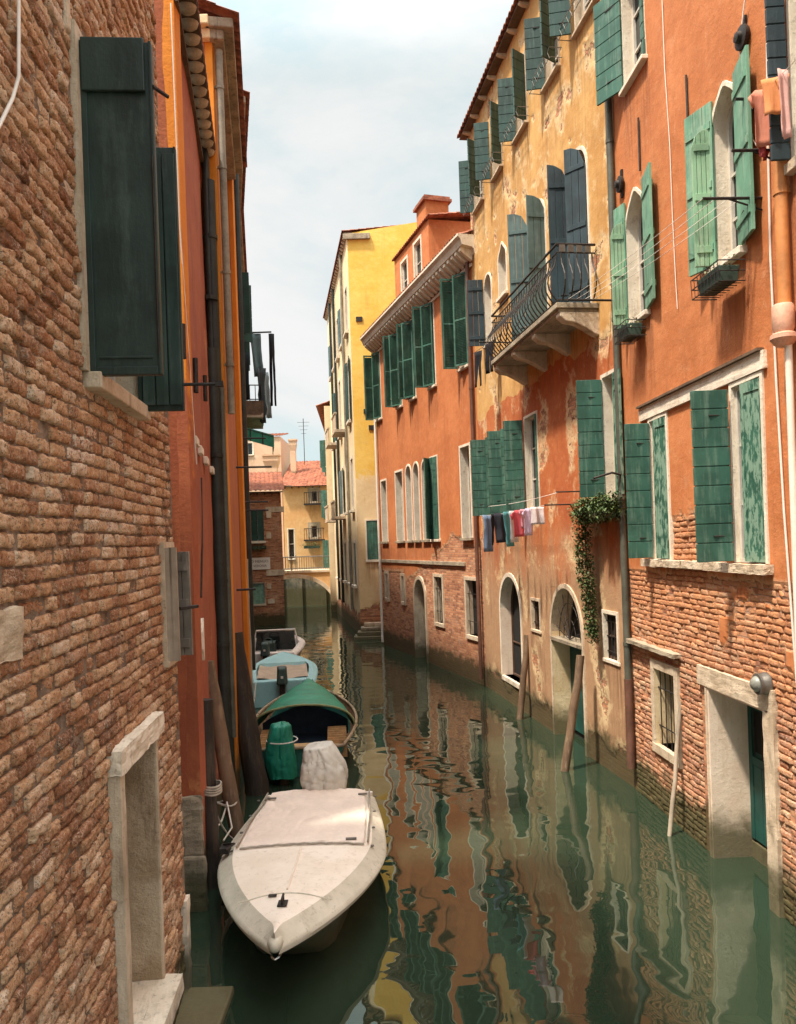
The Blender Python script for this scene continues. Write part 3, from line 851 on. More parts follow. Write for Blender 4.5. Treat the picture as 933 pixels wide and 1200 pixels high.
# ground floor: barred window and water door
wH, rH = window(F, 769, 792, 783, 872, xr=770, fw=.13, frame='stone', sill=.13, sill_out=.03, depth=.26, pane='dark', sash=None, grille=(4, 2), jamb='jamb_ochre', sill_w=.13)
dr0 = F.px(833, 900)[0]; dr1 = F.px(899, 900)[0]
s0, s1 = min(dr0, dr1), max(dr0, dr1); dz1 = F.px(833, 806)[1]
F.holes.append((s0, s1, -.5, dz1, 0, 0)); DD = .50
rD0 = (s0, s1, -.5, dz1)
d = MB(); pan = (s1-s0)
d.box(s0+.02, s1-.02, -DD-.05, -DD, .22, dz1-.02)
door = F.put(d, 'door', M['green_door'])
d = MB()
for i in range(5): 
    x = s0+.06+(pan-.12)*i/5; d.box(x+.004, x+(pan-.12)/5-.004, -DD+.001, -DD+.018, .24, 1.15)
d.box(s0+.03, s0+.11, -DD+.001, -DD+.03, .24, dz1-.05); d.box(s1-.11, s1-.03, -DD+.001, -DD+.03, .24, dz1-.05); d.box(s0+.11, s1-.11, -DD+.002, -DD+.03, 1.16, 1.26); d.box(s0+.11, s1-.11, -DD+.002, -DD+.03, dz1-.22, dz1-.05)
F.put(d, 'door_board', M['green_door'], parent=door, bev=.003)
d = MB(); d.box(s0+.2, s1-.14, -DD+.003, -DD+.008, 1.32, dz1-.28); F.put(d, 'door_glass', M['dark'], parent=door)
d = MB()
for i in range(6): x = s0+.24+(pan-.42)*i/5; d.tube([(x,-DD+.03,1.28),(x,-DD+.03,dz1-.26)], .008, 6)
F.put(d, 'grille', M['iron'], parent=door)
d = MB(); d.box(s0-.001, s0+.03, -DD-.05, .012, -.5, dz1); d.box(s1-.03, s1+.001, -DD-.05, .012, -.5, dz1); d.box(s0+.031, s1-.031, -DD-.05, .010, dz1-.025, dz1)
F.put(d, 'door_jamb', M['door_jamb'])
d = MB(); d.box(s0+.031, s1-.031, -DD-.06, -DD+.03, -.5, .2); F.put(d, 'door_step', M['stone_dirty'])
d = MB(); d.box(s0-.20, s1+.24, -.03, .03, dz1+.002, dz1+.24); roughen(F.put(d, 'door_lintel', M['stone']), .012)
d = MB(); d.box(s0-.20, s0-.002, -.03, .028, -.5, dz1+.001); roughen(F.put(d, 'door_frame', M['stone']), .022)
d = MB(); d.box(s1+.002, s1+.06, -.03, .02, -.5, dz1+.001); roughen(F.put(d, 'door_frame', M['stone']), .012)
# short stone hood beside the small window
pz = F.px(745, 745)
d = MB(); d.box(F.px(797, 765)[0], F.L-.05, -.02, .10, F.px(797, 772)[1], F.px(797, 772)[1]+.06); roughen(F.put(d, 'ledge', M['stone_dirty']), .02)
allA = list(F.holes)
make_wall(F, -1, 17, M['plaster_orange'], res=.07, peel=peelA, depth=9, sink=.026)
exc = allA + [(s0-.20, s1+.24, -1, dz1+.24), (rH[0]-.12, rH[1]+.12, rH[2]-.12, rH[3]+.12)]
brick_field(F, .5, F.L-.01, -.3, peelz+1.0, M['bricks_right'], exc, row=.072, bl=.235, front=-.010, nx=7, nz=6, mask=lambda s, z: peelA(s, z) > .40, jit=.005, joint=.008)
# pipes and cables
o_ = .07
top, bot = F.px(721, 92, o_), F.px(745, 740, o_)
pipe(F, [(F.L-.03, .07, 17), (F.L-.03, .07, 1.75)], .055, 'pipe_green', collars=[(F.L-.03,.07,z) for z in (2.3, 4.6, 7.4, 10.2)])
pipe(F, [(F.L-.03, .07, 1.75), (F.L-.03, .07, .35)], .065, 'pipe_brown', name='pipe_foot')
op = F.px(913, 200, .1)[0]
pz1 = F.px(913, 360, .1)[1]; pz0 = F.px(913, 405, .1)[1]
pipe(F, [(op, .09, 17), (op, .09, pz1)], .062, 'pipe_orange', collars=[(op,.09,F.px(905,232,.1)[1])])
hb = MB(); hb.lathe([(.085,0),(.10,-.02),(.10,-.22),(.085,-.27),(.12,-.29),(.125,-.33),(.09,-.38),(.06,-.40)], 18, Matrix.Translation((op, .11, pz1)))
F.put(hb, 'pipe_cap', M['terracotta'] if False else simple('pinkish_ceramic', (.55,.30,.2), .6), smooth=40)
pipe(F, [(op-.02, .08, pz0), (op-.02, .08, F.px(925,640,.08)[1]), (op-.02, .08, .3)], .035, 'pipe_white', name='lower_pipe')
def wallcable(F, pts, r, mat, name='cable', out=.015):
    P = []
    for (x, y) in pts:
        s_, z_ = F.px(x, y, out); P.append((s_, out, z_))
    return pipe(F, P, r, mat, name=name)
wallcable(F, [(898,-40),(899,40),(900,160),(903,300),(910,450),(919,600),(928,720),(934,800)], .012, 'cable_white', out=.02)
wallcable(F, [(776,0),(779,80),(785,170),(788,250),(792,330),(794,362)], .006, 'cable_white')
for (x, y0, y1) in ((748,138,200),(804,88,140)):
    wallcable(F, [(x,y0),(x+2,y1)], .014, 'iron', name='wall_tie', out=.02)
# round lamp by the water door
p_ = F.px(899, 801); w_ = F.world(p_[0], .0, p_[1])
la = empty('wall_lamp', w_, F.ang, label='round grey metal lamp on the stone door frame at the right', cat='lamp')
Tm = Matrix.Rotation(R(-90), 4, 'X')
tag(la); MB().lathe([(.12,0),(.12,.03),(.105,.06),(.10,.10)], 24, Tm).build('lamp_base', M['iron_grey'], la, smooth=40)
MB().lathe([(.085,.10),(.08,.13),(.05,.165),(.001,.18)], 24, Tm).build('lamp_glass', simple('dusty_lens', (.20,.2,.17), .3), la, smooth=40)
MB().lathe([(.10,.085),(.112,.09),(.112,.11),(.085,.115)], 24, Tm).build('lamp_ring', M['iron_grey'], la, smooth=40)
# old round pulleys
for (x, y, lab) in ((875,44,'round rusty pulley on the orange wall above the tall arched window'),(730,216,'small dark pulley beside the drainpipe on the orange wall')):
    p_ = F.px(x, y); la = empty('pulley', F.world(p_[0], 0, p_[1]), F.ang, label=lab, cat='pulley')
    MB().lathe([(.11,.02),(.12,.04),(.12,.07),(.06,.08),(.05,.12),(.001,.13)], 20, Tm).build('wheel', M['iron'], la, smooth=40)
    MB().box(-.03,.03,0,.03,-.2,.22).build('bracket', M['iron'], la)
wallcable(F, [(873,0),(867,50),(868,100),(872,150),(888,172)], .008, 'cable_white', out=.05)
# iron arms that carry the lines
arms = []
def arm(F, x, y, length, name='iron_arm', dz=0):
    p = F.px(x, y); mb = MB(); mb.tube([(p[0],-.02,p[1]),(p[0],length,p[1]+dz)], .016, 6)
    mb.tube([(p[0],.0,p[1]-.12),(p[0],length*.6,p[1]+dz*.6)], .010, 6)
    F.put(mb, name, M['iron']); return F.world(p[0], length, p[1]+dz), F.world(p[0], length*.35, p[1]+dz*.35)
a1, a1b = arm(F, 893, 232, .62)
a2, a2b = arm(F, 914, 176, .48)
a3, a3b = arm(F, 884, 116, .2)
# flower boxes
def flower_box(F, x, y, w, label, seed, dead=False, out=.16):
    p = F.px(x, y); e = empty('flower_box', F.world(p[0], out, p[1]), F.ang, label=label, cat='planter')
    b_ = MB(); b_.prismx([(-.09,-.15),(.09,-.15),(.12,.02),(-.12,.02)], -w/2, w/2); b_.build('box', M['planter'], e, bev=.008)
    r_ = MB()
    for zz in (-.17, -.06, .05):
        r_.tube([(-w/2-.06,-.14,zz),(-w/2-.06,.15,zz),(w/2+.06,.15,zz),(w/2+.06,-.14,zz)], .007, 5, cap=False)
    for i in range(9):
        xx = -w/2-.06+(w+.12)*i/8; r_.tube([(xx,-.13,-.17),(xx,.15,-.17),(xx,.16,.05)], .005, 5)
    r_.build('rack', M['iron'], e)
    MB().box(-w/2+.01, w/2-.01, -.10, .10, .0, .015).build('soil', M['mortar'], e)
    lc = leaf_cloud([((i*w/6-w/2, 0, .04), .11) for i in range(7)], 120 if not dead else 60, 1, .05, seed)
    lc.build('plant', M['leaf_dry' if dead else 'leaf'], e, fix=False)
    return e
flower_box(F, 862, 322, .52, 'dark rusty flower box rack under the taller arched window of the orange house', 3, True, .2)
flower_box(F, 752, 384, .38, 'small dark flower box under the arched window beside the drainpipe', 4, True, .17)
# laundry line high on the right
l1 = W(886, 112, 7.55); l2 = W(960, 40, 6.3)
worldtube('clothesline', sag(l1, l2, .03), .004, 'cable_white', 'pale clothesline with pink washing at the top right edge', 'clothesline')
gr = 'washing at the top right'
Lr = math.atan2(l2.y-l1.y, l2.x-l1.x)
def on(l1, l2, t, d=.0): return l1.lerp(l2, t) - Vector((0,0,d))
garment('shirt', on(l1,l2,.12), .30, .55, R(12), clothmat('salmon', (.62,.24,.16)), 'salmon pink shirt hanging nearest the brown door frame of washing at top right', gr)
garment('towel', on(l1,l2,.34), .24, .34, R(-20), clothmat('orange', (.62,.25,.10)), 'orange towel hanging on the line at the top right', gr)
garment('sock', on(l1,l2,.09,.15), .14, .50, R(30), clothmat('crimson', (.36,.06,.06)), 'dark red sock hanging lowest of the washing at the top right', gr)
garment('towel', on(l1,l2,.46), .12, .62, R(5), clothmat('rose', (.60,.36,.32)), 'narrow pale rose cloth hanging at the right edge of the view', gr)
for o in bpy.data.objects:
    if o.name.startswith('shirt') and o.get('label','').startswith('salmon'): o['label'] = 'salmon pink shirt hanging on the line at the top right'

# ================================================================ RIGHT 2: ochre house
F = Facade(None, (3.61, 12.1), (2.29, 21.0)); B = F
house('plastered_house', F, 'ochre and rust plastered house with an iron balcony on the right')
zb0 = F.px(700, 398)[1]; 
def peelB(s, z):
    v = .5 + (.42 - z + .35*nz(s, z, .9))*1.1
    v = max(v, .25 + .42*nz(s*1.2, z*1.2, 1.0, 5, 4))
    # scaled-off spots high up
    if z > 8: v = max(v, .18 + .5*nz(s*2.5, z*2.5, 1.0, 4, 9))
    return min(1, max(0, v))
def zoneB(s, z): return sst(z + .25*nz(s, z, 1.0), zb0+.12, zb0-.05)
sh = lambda mat='green_slate', st='h', a=(100, 100), w=None, **k: [dict(side='far', ang=a[0], mat=mat, style=st, **({'w': w} if w else {}), **k), dict(side='near', ang=a[1], mat=mat, style=st, **({'w': w} if w else {}), **k)]
# top row
topz = (F.px(607, 82)[1]+.05, F.px(607, 150)[1])
zs__ = F.px(645, 55)[0]; zt1 = F.zat(zs__, 10); zt0 = F.zat(zs__, 93)
tops = [(556,566),(578,588),(603,617),(638,655),(675,701)]
for i, (xa, xb) in enumerate(tops):
    y_ = {0:220,1:175,2:120,3:60,4:5}[i]
    sa = F.px(xa, y_)[0]; sb = F.px(xb, y_)[0]
    w_, r_ = window(F, 0,0,0,0, rect=(min(sa,sb), max(sa,sb), zt0, zt1+.08), fw=.05, frame='stone', depth=.18, mull=(1,2), sill=.05, shut=sh(a=(108, 120), w=.36))
    rk = MB()
    for zz in (.02, .2): rk.tube([(r_[0]-.2,.02,r_[2]+zz),(r_[0]-.2,.26,r_[2]+zz),(r_[1]+.2,.26,r_[2]+zz),(r_[1]+.2,.02,r_[2]+zz)], .008, 5, cap=False)
    for k in range(9):
        xx = r_[0]-.2+(r_[1]-r_[0]+.4)*k/8; rk.tube([(xx,.26,r_[2]),(xx+.03,.29,r_[2]+.11),(xx,.26,r_[2]+.21)], .005, 5)
    F.put(rk, 'planter_rail', M['iron_grey'], parent=w_)
# balcony floor level
bz = F.zat(F.px(697, 340)[0], 358)
b0 = F.px(701, 330)[0]; BO = .74
b1 = b0+4.1
# arched balcony door with tall slate shutters
def bal_door(xa, xb, yt, matn, angs, ws, label=None):
    sa = F.px(xa, 290)[0]; sb = F.px(xb, 290)[0]; z1 = F.zat(F.px((xa+xb)/2, 290)[0], yt)
    return window(F, 0,0,0,0, rect=(min(sa,sb), max(sa,sb), bz+.05, z1), arch=1.05, fw=.06, depth=.2, sill=0, mull=(1,3), jamb='stone_white',
        shut=[dict(side='far', ang=angs[0], mat=matn, style='v', w=ws[0], arched=True), dict(side='near', ang=angs[1], mat=matn, style='v', w=ws[1], arched=True)], label=label)
bal_door(670, 691, 178, 'navy', (100, 35), (.40, .42))
bal_door(626, 640, 238, 'bluegrey', (112, 92), (.44, .42))
# small pointed light with columns and far shutter
window(F, 585, 594, 285, 345, xr=590, arch=1.1, ogee=.3, fw=.06, depth=.2, sill=.08, mull=(0,1), jamb='stone_white')
window(F, 569, 577, 322, 402, xr=573, arch=1.1, fw=.05, depth=.2, sill=.06, mull=(0,2), shut=[dict(side='far', ang=100, mat='navy', style='v', w=.42)])
# first floor group of two + single
zf1 = F.zat(F.px(625, 540)[0], 487); zf0 = F.zat(F.px(625, 540)[0], 597)
for (xa, xb) in ((573,583),(593,603),(617,631)):
    sa = F.px(xa, 540)[0]; sb = F.px(xb, 540)[0]
    window(F, 0,0,0,0, rect=(min(sa,sb), max(sa,sb), zf0, zf1), fw=.05, depth=.15, sill=.06, mull=(0,2), frame='stone_white', shut=[dict(side='far', ang=100, mat='green_mid', style='h', w=.42), dict(side='near', ang=22 if xa < 610 else 84, mat='green_mid', style='h', w=.40 if xa < 610 else .06, y=.02)])
window(F, 709, 722, 442, 583, xr=712, fw=.06, depth=.2, sill=.09, sill_mat='stone', mull=(0,2), jamb='stone_white', shut=[dict(side='far', ang=97, mat='green_mid', style='h', w=.42), dict(side='near', ang=172, mat='green_peel', style='plain', w=.34)])
# ground floor
window(F, 588, 611, 676, 798, xr=600, arch=1.0, fw=.10, frame='stone_white', depth=.30, pane='dark', sash='sash_dark', mull=(1,1), jamb='door_jamb', sill=.12, sill_out=.02)
window(F, 624, 633, 704, 738, xr=628, fw=.06, frame='stone', depth=.12, pane='dark', sash='sash_dark', mull=(0,0), grille=(3,2), sill_out=.03)
window(F, 709, 724, 719, 772, xr=712, fw=.06, frame='stone_white', depth=.10, pane='dark', sash='sash_dark', mull=(1,1), grille=(4,3), sill_out=.03)
# arched water door, lattice fan above
s0, s1 = sorted((F.px(649, 780)[0], F.px(684, 780)[0])); za = F.px(668, 690)[1]; zspr = F.px(668, 752)[1]
F.holes.append((s0, s1, -.5, za, 1.15, 0)); DD = .36
inner = opening(s0, s1, -.5, za, 1.15)
d = MB(); d.box(s0+.01, s1-.01, -DD-.04, -DD, .1, zspr-.05); door = F.put(d, 'door', M['green_door'])
d = MB()
for i in range(5): x = s0+.03+(s1-s0-.06)*i/5; d.box(x+.004, x+(s1-s0-.06)/5-.004, -DD+.001, -DD+.02, .12, zspr-.08)
F.put(d, 'door_board', M['green_door'], parent=door)
d = MB(); ring(d, inner, grow(s0, s1, -.5, za, 1.15, 0, .09), .03, -DD-.05); F.put(d, 'door_frame', M['stone'])
d = MB(); d.add([(s1-.005, .02, -.5), (s1-.005, -DD, -.5), (s1-.005, -DD, zspr+.1), (s1-.005, .02, zspr+.1)], [(0,1,2,3)]); F.put(d, 'door_jamb', M['jamb_ochre'])
d = MB(); d.v = [(x, -DD-.02, z) for x, z in inner]; d.f = [tuple(range(len(inner)))]; F.put(d, 'fanlight', M['dark'])
d = MB(); c_ = (s0+s1)/2
for i in range(7):
    a = math.pi*(i+.5)/7; rr = (s1-s0)/2
    d.tube([(c_, -.06, zspr+.02), (c_+rr*.55*math.cos(a)+.04, -.05, zspr+.02+(za-zspr)*.55*math.sin(a)), (c_+rr*.9*math.cos(a), -.06, zspr+.02+(za-zspr)*.92*math.sin(a))], .009, 5)
for k in (.4, .7):
    d.tube([(c_+(s1-s0)/2*k*math.cos(math.pi*i/10), -.06, zspr+.02+(za-zspr)*k*math.sin(math.pi*i/10)) for i in range(11)], .008, 5)
F.put(d, 'fan_grille', M['iron'])
d = MB(); d.box(s0-.02, s1+.02, -DD, .05, zspr-.06, zspr); F.put(d, 'transom', M['stone_dirty'])
make_wall(F, -1, 15, M['plaster_ochre'], res=.08, peel=peelB, zone=zoneB, depth=9, sink=.02)
ze = F.px(547, 172, .35)[1]
eave(F, 0, F.L+.1, 15.03, over=.24, rafter=.8, rmat='stone', rh=.06, rw=.09)
tile_roof(F, 0, F.L+.1, 15.04, run=6, over=.28)
# chimney-like lower pilaster + balcony
slab = MB(); slab.box(b0, b1, -.05, BO, bz-.09, bz); slab.box(b0+.04, b1-.04, -.05, BO-.05, bz-.15, bz-.091)
bal = F.put(slab, 'balcony', M['stone_dirty'], bev=.01)
for i in range(4):
    x = b0+.12+(b1-b0-.24)*i/3
    cb = MB(); cb.prismx([(-.02,bz-.15),(BO-.06,bz-.15),(BO-.06,bz-.22),(BO-.16,bz-.30),(BO-.34,bz-.33),(.22,bz-.42),(.06,bz-.52),(-.02,bz-.54)], x-.10, x+.10)
    F.put(cb, 'corbel', M['stone'], parent=bal, bev=.015)
rl = MB(); rh = .98
path = [(b0+.03,.02),(b0+.03,BO-.05),(b1-.03,BO-.05),(b1-.03,.02)]
for zz, r_ in ((bz+.05,.016),(bz+rh,.022),(bz+rh-.14,.013)):
    rl.tube([(x,y,zz) for x,y in path], r_, 6, cap=False)
def belly(x, y, dx, dy):
    pts = []
    for k in range(9):
        u = k/8; o = .17*math.sin(math.pi*min(1, u*1.25))*(1-u*.25) if u < .8 else .0
        pts.append((x+dx*o, y+dy*o, bz+.05+(rh-.19)*u))
    rl.tube(pts, .013, 5)
nb_ = 26
for i in range(nb_): belly(b0+.1+(b1-b0-.2)*i/(nb_-1), BO-.05, 0, 1)
for i in range(5):
    belly(b0+.03, .08+(BO-.2)*i/4, -1, 0); belly(b1-.03, .08+(BO-.2)*i/4, 1, 0)
F.put(rl, 'railing', M['iron'], parent=bal)
# small ornamental ironwork on the rail
rl = MB()
for i in range(4): rl.box(b0+.02, b0+.035, .1+i*.15, .2+i*.15, bz+rh-.13, bz+rh-.01)
F.put(rl, 'rail_panel', M['iron_grey'], parent=bal)
# washing lines of the balcony
q1 = F.world(b1+.5, .75, bz+.55)
ar = MB(); ar.tube([(b0-.5,-.02,bz-.12),(b0-.5,.74,bz-.12)], .018, 6); F.put(ar, 'iron_arm', M['iron']); ar = MB(); ar.tube([(b1+.5,-.02,bz+.55),(b1+.5,.85,bz+.55)], .016, 6); F.put(ar, 'iron_arm', M['iron'])
e0 = F.world(b0-.5, .72, bz-.1); e0b = F.world(b0-.5, .3, bz-.1)
for k in range(4):
    t_ = k/3
    worldtube('clothesline', sag(e0.lerp(e0b, t_), a1.lerp(a1b, t_), .04), .0035, 'cable_white', 'thin pale empty washing line stretched between the balcony and the arched windows', 'clothesline', 'empty lines above the canal wall')
for k in range(3):
    pA = F.world(b0+.1, BO+.12, bz+.5+.16*k); pB = F.world(b1+.5, .25+.25*k, bz+.56)
    worldtube('clothesline', sag(pA, pB, .05), .006, 'cable_black', 'dark line strung along the outside of the iron balcony', 'clothesline', 'lines along the balcony')
# dark washing at its far end
gr = 'dark washing beyond the balcony'
for (x, y, kk, w_, h_, lab) in ((560,412,'trousers',.42,.85,'black trousers hanging beyond the balcony, left one of the pair'),(573,402,'trousers',.36,.72,'black leggings hanging beyond the balcony, nearer the balcony')):
    garment(kk, W(x, y, 18.6), w_, h_, F.ang+.25, clothmat('black', (.016,.016,.02)), lab, gr)
worldtube('clothesline', [W(552, 416, 18.9), W(582, 396, 18.2)], .006, 'cable_black', 'short dark line carrying the black washing beyond the balcony', 'clothesline')
# main washing line
la_, lb_ = W(563, 607, 18.2), W(640, 590, 14.6)
pA, pB = F.px(566, 600, 0), F.px(640, 586, 0)
def lineY(px): 
    # the line runs 0.65 m off the wall
    s_, z_ = F.px(px, 598, .65); return s_
z_l = F.px(600, 600, .65)[1]
s_a, s_b = lineY(562), lineY(640)
worldtube('clothesline', sag(F.world(s_a,.65,z_l+.03), F.world(s_b,.65,z_l+.03), .04), .005, 'cable_white', 'washing line with many small clothes in front of the rust wall', 'clothesline')
worldtube('clothesline', sag(F.world(s_a,.42,z_l+.25), F.world(s_b,.42,z_l+.25), .04), .006, 'cable_white', 'thicker empty washing line just above the row of clothes', 'clothesline')
for s_ in (s_a, s_b):
    for dz_, l_ in ((.03, .68), (.26, .45)): ar = MB(); ar.tube([(s_,-.02,z_l+dz_),(s_,l_,z_l+dz_)], .013, 6); F.put(ar, 'iron_arm', M['iron'])
gr = 'clothes on the main washing line'
its = [(571,.14,.95,'trousers',(.16,.22,.32),'blue grey jeans hanging first from the left on the washing line'),
       (579,.30,.78,'trousers',(.02,.022,.028),'black trousers hanging between blue jeans and dark shorts on the washing line'),
       (587,.22,.72,'towel',(.035,.035,.045),'charcoal cloth hanging beside the teal towel on the washing line'),
       (595,.22,.82,'towel',(.10,.30,.32),'teal towel hanging on the washing line'),
       (601,.14,.72,'towel',(.60,.62,.64),'white narrow towel hanging beside the teal towel'),
       (607,.24,.60,'shirt',(.55,.10,.12),'bright red shirt hanging on the washing line'),
       (613,.18,.42,'shirt',(.62,.30,.36),'pink shirt hanging next to the red shirt'),
       (620,.26,.58,'shirt',(.60,.50,.66),'pale lavender shirt hanging on the washing line'),
       (629,.20,.36,'towel',(.70,.60,.58),'small white cloth hanging last on the right of the washing line')]
for (x, w_, h_, kk, c_, lab) in its:
    garment(kk, F.world(lineY(x), .65, z_l+.02), max(w_, .2)*1.55, h_*.9, R(random.uniform(25,60)), clothmat(lab.split()[0]+str(x), c_), lab, gr, amp=.03)
# hanging plant under the shuttered window
p_ = F.px(706, 603, .2)
e = empty('hanging_plant', F.world(p_[0], .18, p_[1]), F.ang, label='bushy trailing green plant in a box spilling down the rust wall', cat='plant')
MB().box(-.35,.5,-.14,.12,-.06,.06).build('box', M['stone_dirty'], e, bev=.01)
cl = [((x_, .02+random.uniform(-.1,.12), .08+random.uniform(0,.1)), .22) for x_ in [-.4,-.2,0,.2,.4,.55,.75,.95]]
leaf_cloud(cl, 2600, 1.15, .085, 5).build('foliage', M['leaf'], e, fix=False)
tr = []
for k in range(26):
    u = k/25; tr.append(((.66+.06*math.sin(u*5), .10-.08*u, -.05-2.0*u), .20*(1-.4*u)))
leaf_cloud(tr, 2600, 1, .075, 6).build('trailing_foliage', M['leaf'], e, fix=False)
leaf_cloud([((a[0][0]+.05, a[0][1]-.06, a[0][2]-.12), a[1]) for a in tr[8:]], 350, 1, .07, 8).build('dry_foliage', M['leaf_dry'], e, fix=False)
st_ = MB(); st_.tube([(t[0][0], t[0][1]-.05, t[0][2]) for t in tr], .012, 6); st_.build('stem', M['brown_wood'], e)
# bracket lamp under the window
br = MB(); q = F.px(735, 558)
br.tube([(q[0],0,q[1]),(q[0],.25,q[1]+.06),(q[0],.55,q[1]-.02)], .018, 6); F.put(br, 'iron_arm', M['iron'])
# stripes of render repair
for x_ in (676,): 
    pass

# ================================================================ RIGHT 3: red house with bracketed cornice
F = Facade(None, (2.29, 21.0), (-.69, 30.7)); C = F
house('plastered_house', F, 'rust red house with a white bracketed cornice and bare brick base')
zc1 = F.px(520, 645)[1]
def peelC(s, z):
    up = 4.1 - .34*max(0, s-2.5) + .5*nz(s, z, .8)
    if s > 7.2: up = 2.95
    return min(1, max(0, .5 + (up - z)*1.2))
def zoneC(s, z): return 0
hi = dict(fw=.05, depth=.18, sill=.07, frame='stone_white')
zu1, zu0 = F.zat(F.px(543, 375)[0], 322), F.zat(F.px(543, 375)[0], 430)
def rowC(xa, xb, y, z0_, z1_): 
    a, b_ = sorted((F.px(xa, y)[0], F.px(xb, y)[0])); return (a, b_, z0_, z1_)
for (xa, xb, y_, aa) in ((538,548,375,(98,30)),(503,510,415,(98,25)),(481,487,440,(96,30)),(466,471,455,(96,30)),(441,447,470,(96,20))):
    window(F, 0,0,0,0, rect=rowC(xa, xb, y_, zu0, zu1), mull=(0,1), **hi, shut=[dict(side='far', ang=aa[0], mat='green_mid', style='louver', w=.42), dict(side='near', ang=aa[1], mat='green_mid', style='louver', w=.5, y=.02)])
zf1, zf0 = F.px(546, 523)[1], F.px(546, 628)[1]
wf1 = F.px(487, 543)[1]; wf0 = F.px(487, 633)[1]
jf = dict(fw=.07, depth=.26, frame='stone_white', jamb='stone_white', sill=.08, sill_mat='stone_dirty', mull=(0,1))
window(F, 0,0,0,0, rect=rowC(541, 552, 570, wf0, zf1), **jf)
for (xa, xb, ar_) in ((496,503,1.1),(486,492,1.1),(477,483,1.1)):
    window(F, 0,0,0,0, rect=rowC(xa, xb, 590, wf0, wf1), arch=ar_, **jf)
window(F, 0,0,0,0, rect=rowC(465, 473, 595, wf0, wf1-.1), **jf)
window(F, 0,0,0,0, rect=rowC(448, 454, 600, wf0, wf1-.25), **jf)
lastw = [o for o in bpy.data.objects if o.name.startswith('window')][0]
sx = F.px(497, 585)[0]
shutter(F, None or F.root, 'lo', sx-.55, wf0, wf1, .52, 178, M['green_mid'], 'h', y=.05)
# big green shutter standing flat beside the arches (part of its window)
window(F, 0,0,0,0, rect=rowC(506, 514, 585, wf0, wf1), fw=.04, depth=.12, sill=.08, mull=(0,1), shut=[dict(side='far', ang=40, mat='green_mid', style='h', w=.5), dict(side='near', ang=4, mat='green_mid', style='h', w=.4)])
for (xa, xb, yt, yb, a_) in ((545,561,680,745,0),(508,520,676,730,0),(469,475,675,705,0),(450,456,672,701,0)):
    window(F, xa+2, xb-1, yt, yb, xr=(xa+xb)/2, fw=.10, frame='stone', depth=.22, pane='dark', sash=None, jamb='stone', sill=.12, sill_out=.03, sill_w=.1, grille=(3,2) if xa > 500 else None)
s0, s1 = sorted((F.px(487, 720)[0], F.px(499, 720)[0])); za = F.px(493, 679)[1]
F.holes.append((s0, s1, -.5, za, 1.1, 0)); inner = opening(s0, s1, -.5, za, 1.1)
d = MB(); ring(d, inner, grow(s0, s1, -.5, za, 1.1, 0, .12), .03, -.35); F.put(d, 'door_frame', M['stone'])
d = MB(); d.v = [(x, -.33, z) for x, z in inner]; d.f = [tuple(range(len(inner)))]; F.put(d, 'door', M['green_dark'])
zsc = F.px(520, 660)[1]
d = MB(); d.box(F.px(545, 660)[0], F.L, -.02, .05, zsc-.06, zsc+.06); F.put(d, 'string_course', M['stone_dirty'], bev=.01)
make_wall(F, -1, 12.0, M['plaster_red'], res=.12, peel=peelC, depth=8)
prof = [(-.2,0),(.06,0),(.08,.10),(.14,.16),(.42,.20),(.46,.34),(.54,.42),(.54,.48),(-.2,.48)]
zt = F.px(547, 300)[1] - .05
zt = 11.75
cornice(F, -.35, F.L+.1, zt, prof)
md = MB(); nmd = 34
for i in range(nmd):
    x = -.1+(F.L)*(i)/(nmd-1); md = MB(); md.prismx([(.05,zt+.19),(.40,zt+.19),(.40,zt+.10),(.28,zt+.0),(.08,zt-.14),(.05,zt-.14)], x-.07, x+.07)
    F.put(md, 'cornice_bracket', M['stone_white'], bev=.01)
md = MB(); md.box(-.01, F.L+.02, -.02, .045, zt-.24, zt-.15); F.put(md, 'frieze_moulding', M['stone_white'])
tile_roof(F, -.2, F.L+.1, zt+.49, run=5, over=.52)
pipe(F, [(.15,.09,zt-.1),(.15,.09,.2)], .055, 'pipe_brown', collars=[(.15,.09,z) for z in (3.2,5.5,8.2)])
pipe(F, [(F.L-.1,.09,zt-.1),(F.L-.1,.09,.1)], .05, 'pipe_white')
# plants on sills
def pot_plant(p, rz, label, seed, s=.22, dry=False):
    e = empty('potted_plant', p, rz, label=label, cat='plant')
    MB().lathe([(.07,0),(.10,.16),(.11,.16),(.11,.19),(.09,.19),(.085,.17)], 14).build('pot', M['terracotta'], e, smooth=40)
    leaf_cloud([((0,0,.3), s)], 220, 1, .07, seed).build('foliage', M['leaf_dry' if dry else 'leaf'], e, fix=False)
q = F.px(482, 475); pot_plant(F.world(q[0], .14, zu0+.003), 0, 'leafy potted plant on the upper middle sill of the red house', 21, .26)
q = F.px(467, 487); pot_plant(F.world(q[0], .14, zu0+.003), 0, 'smaller potted plant on the upper sill left of the leafy one', 22, .2, True)
C_zt = zt

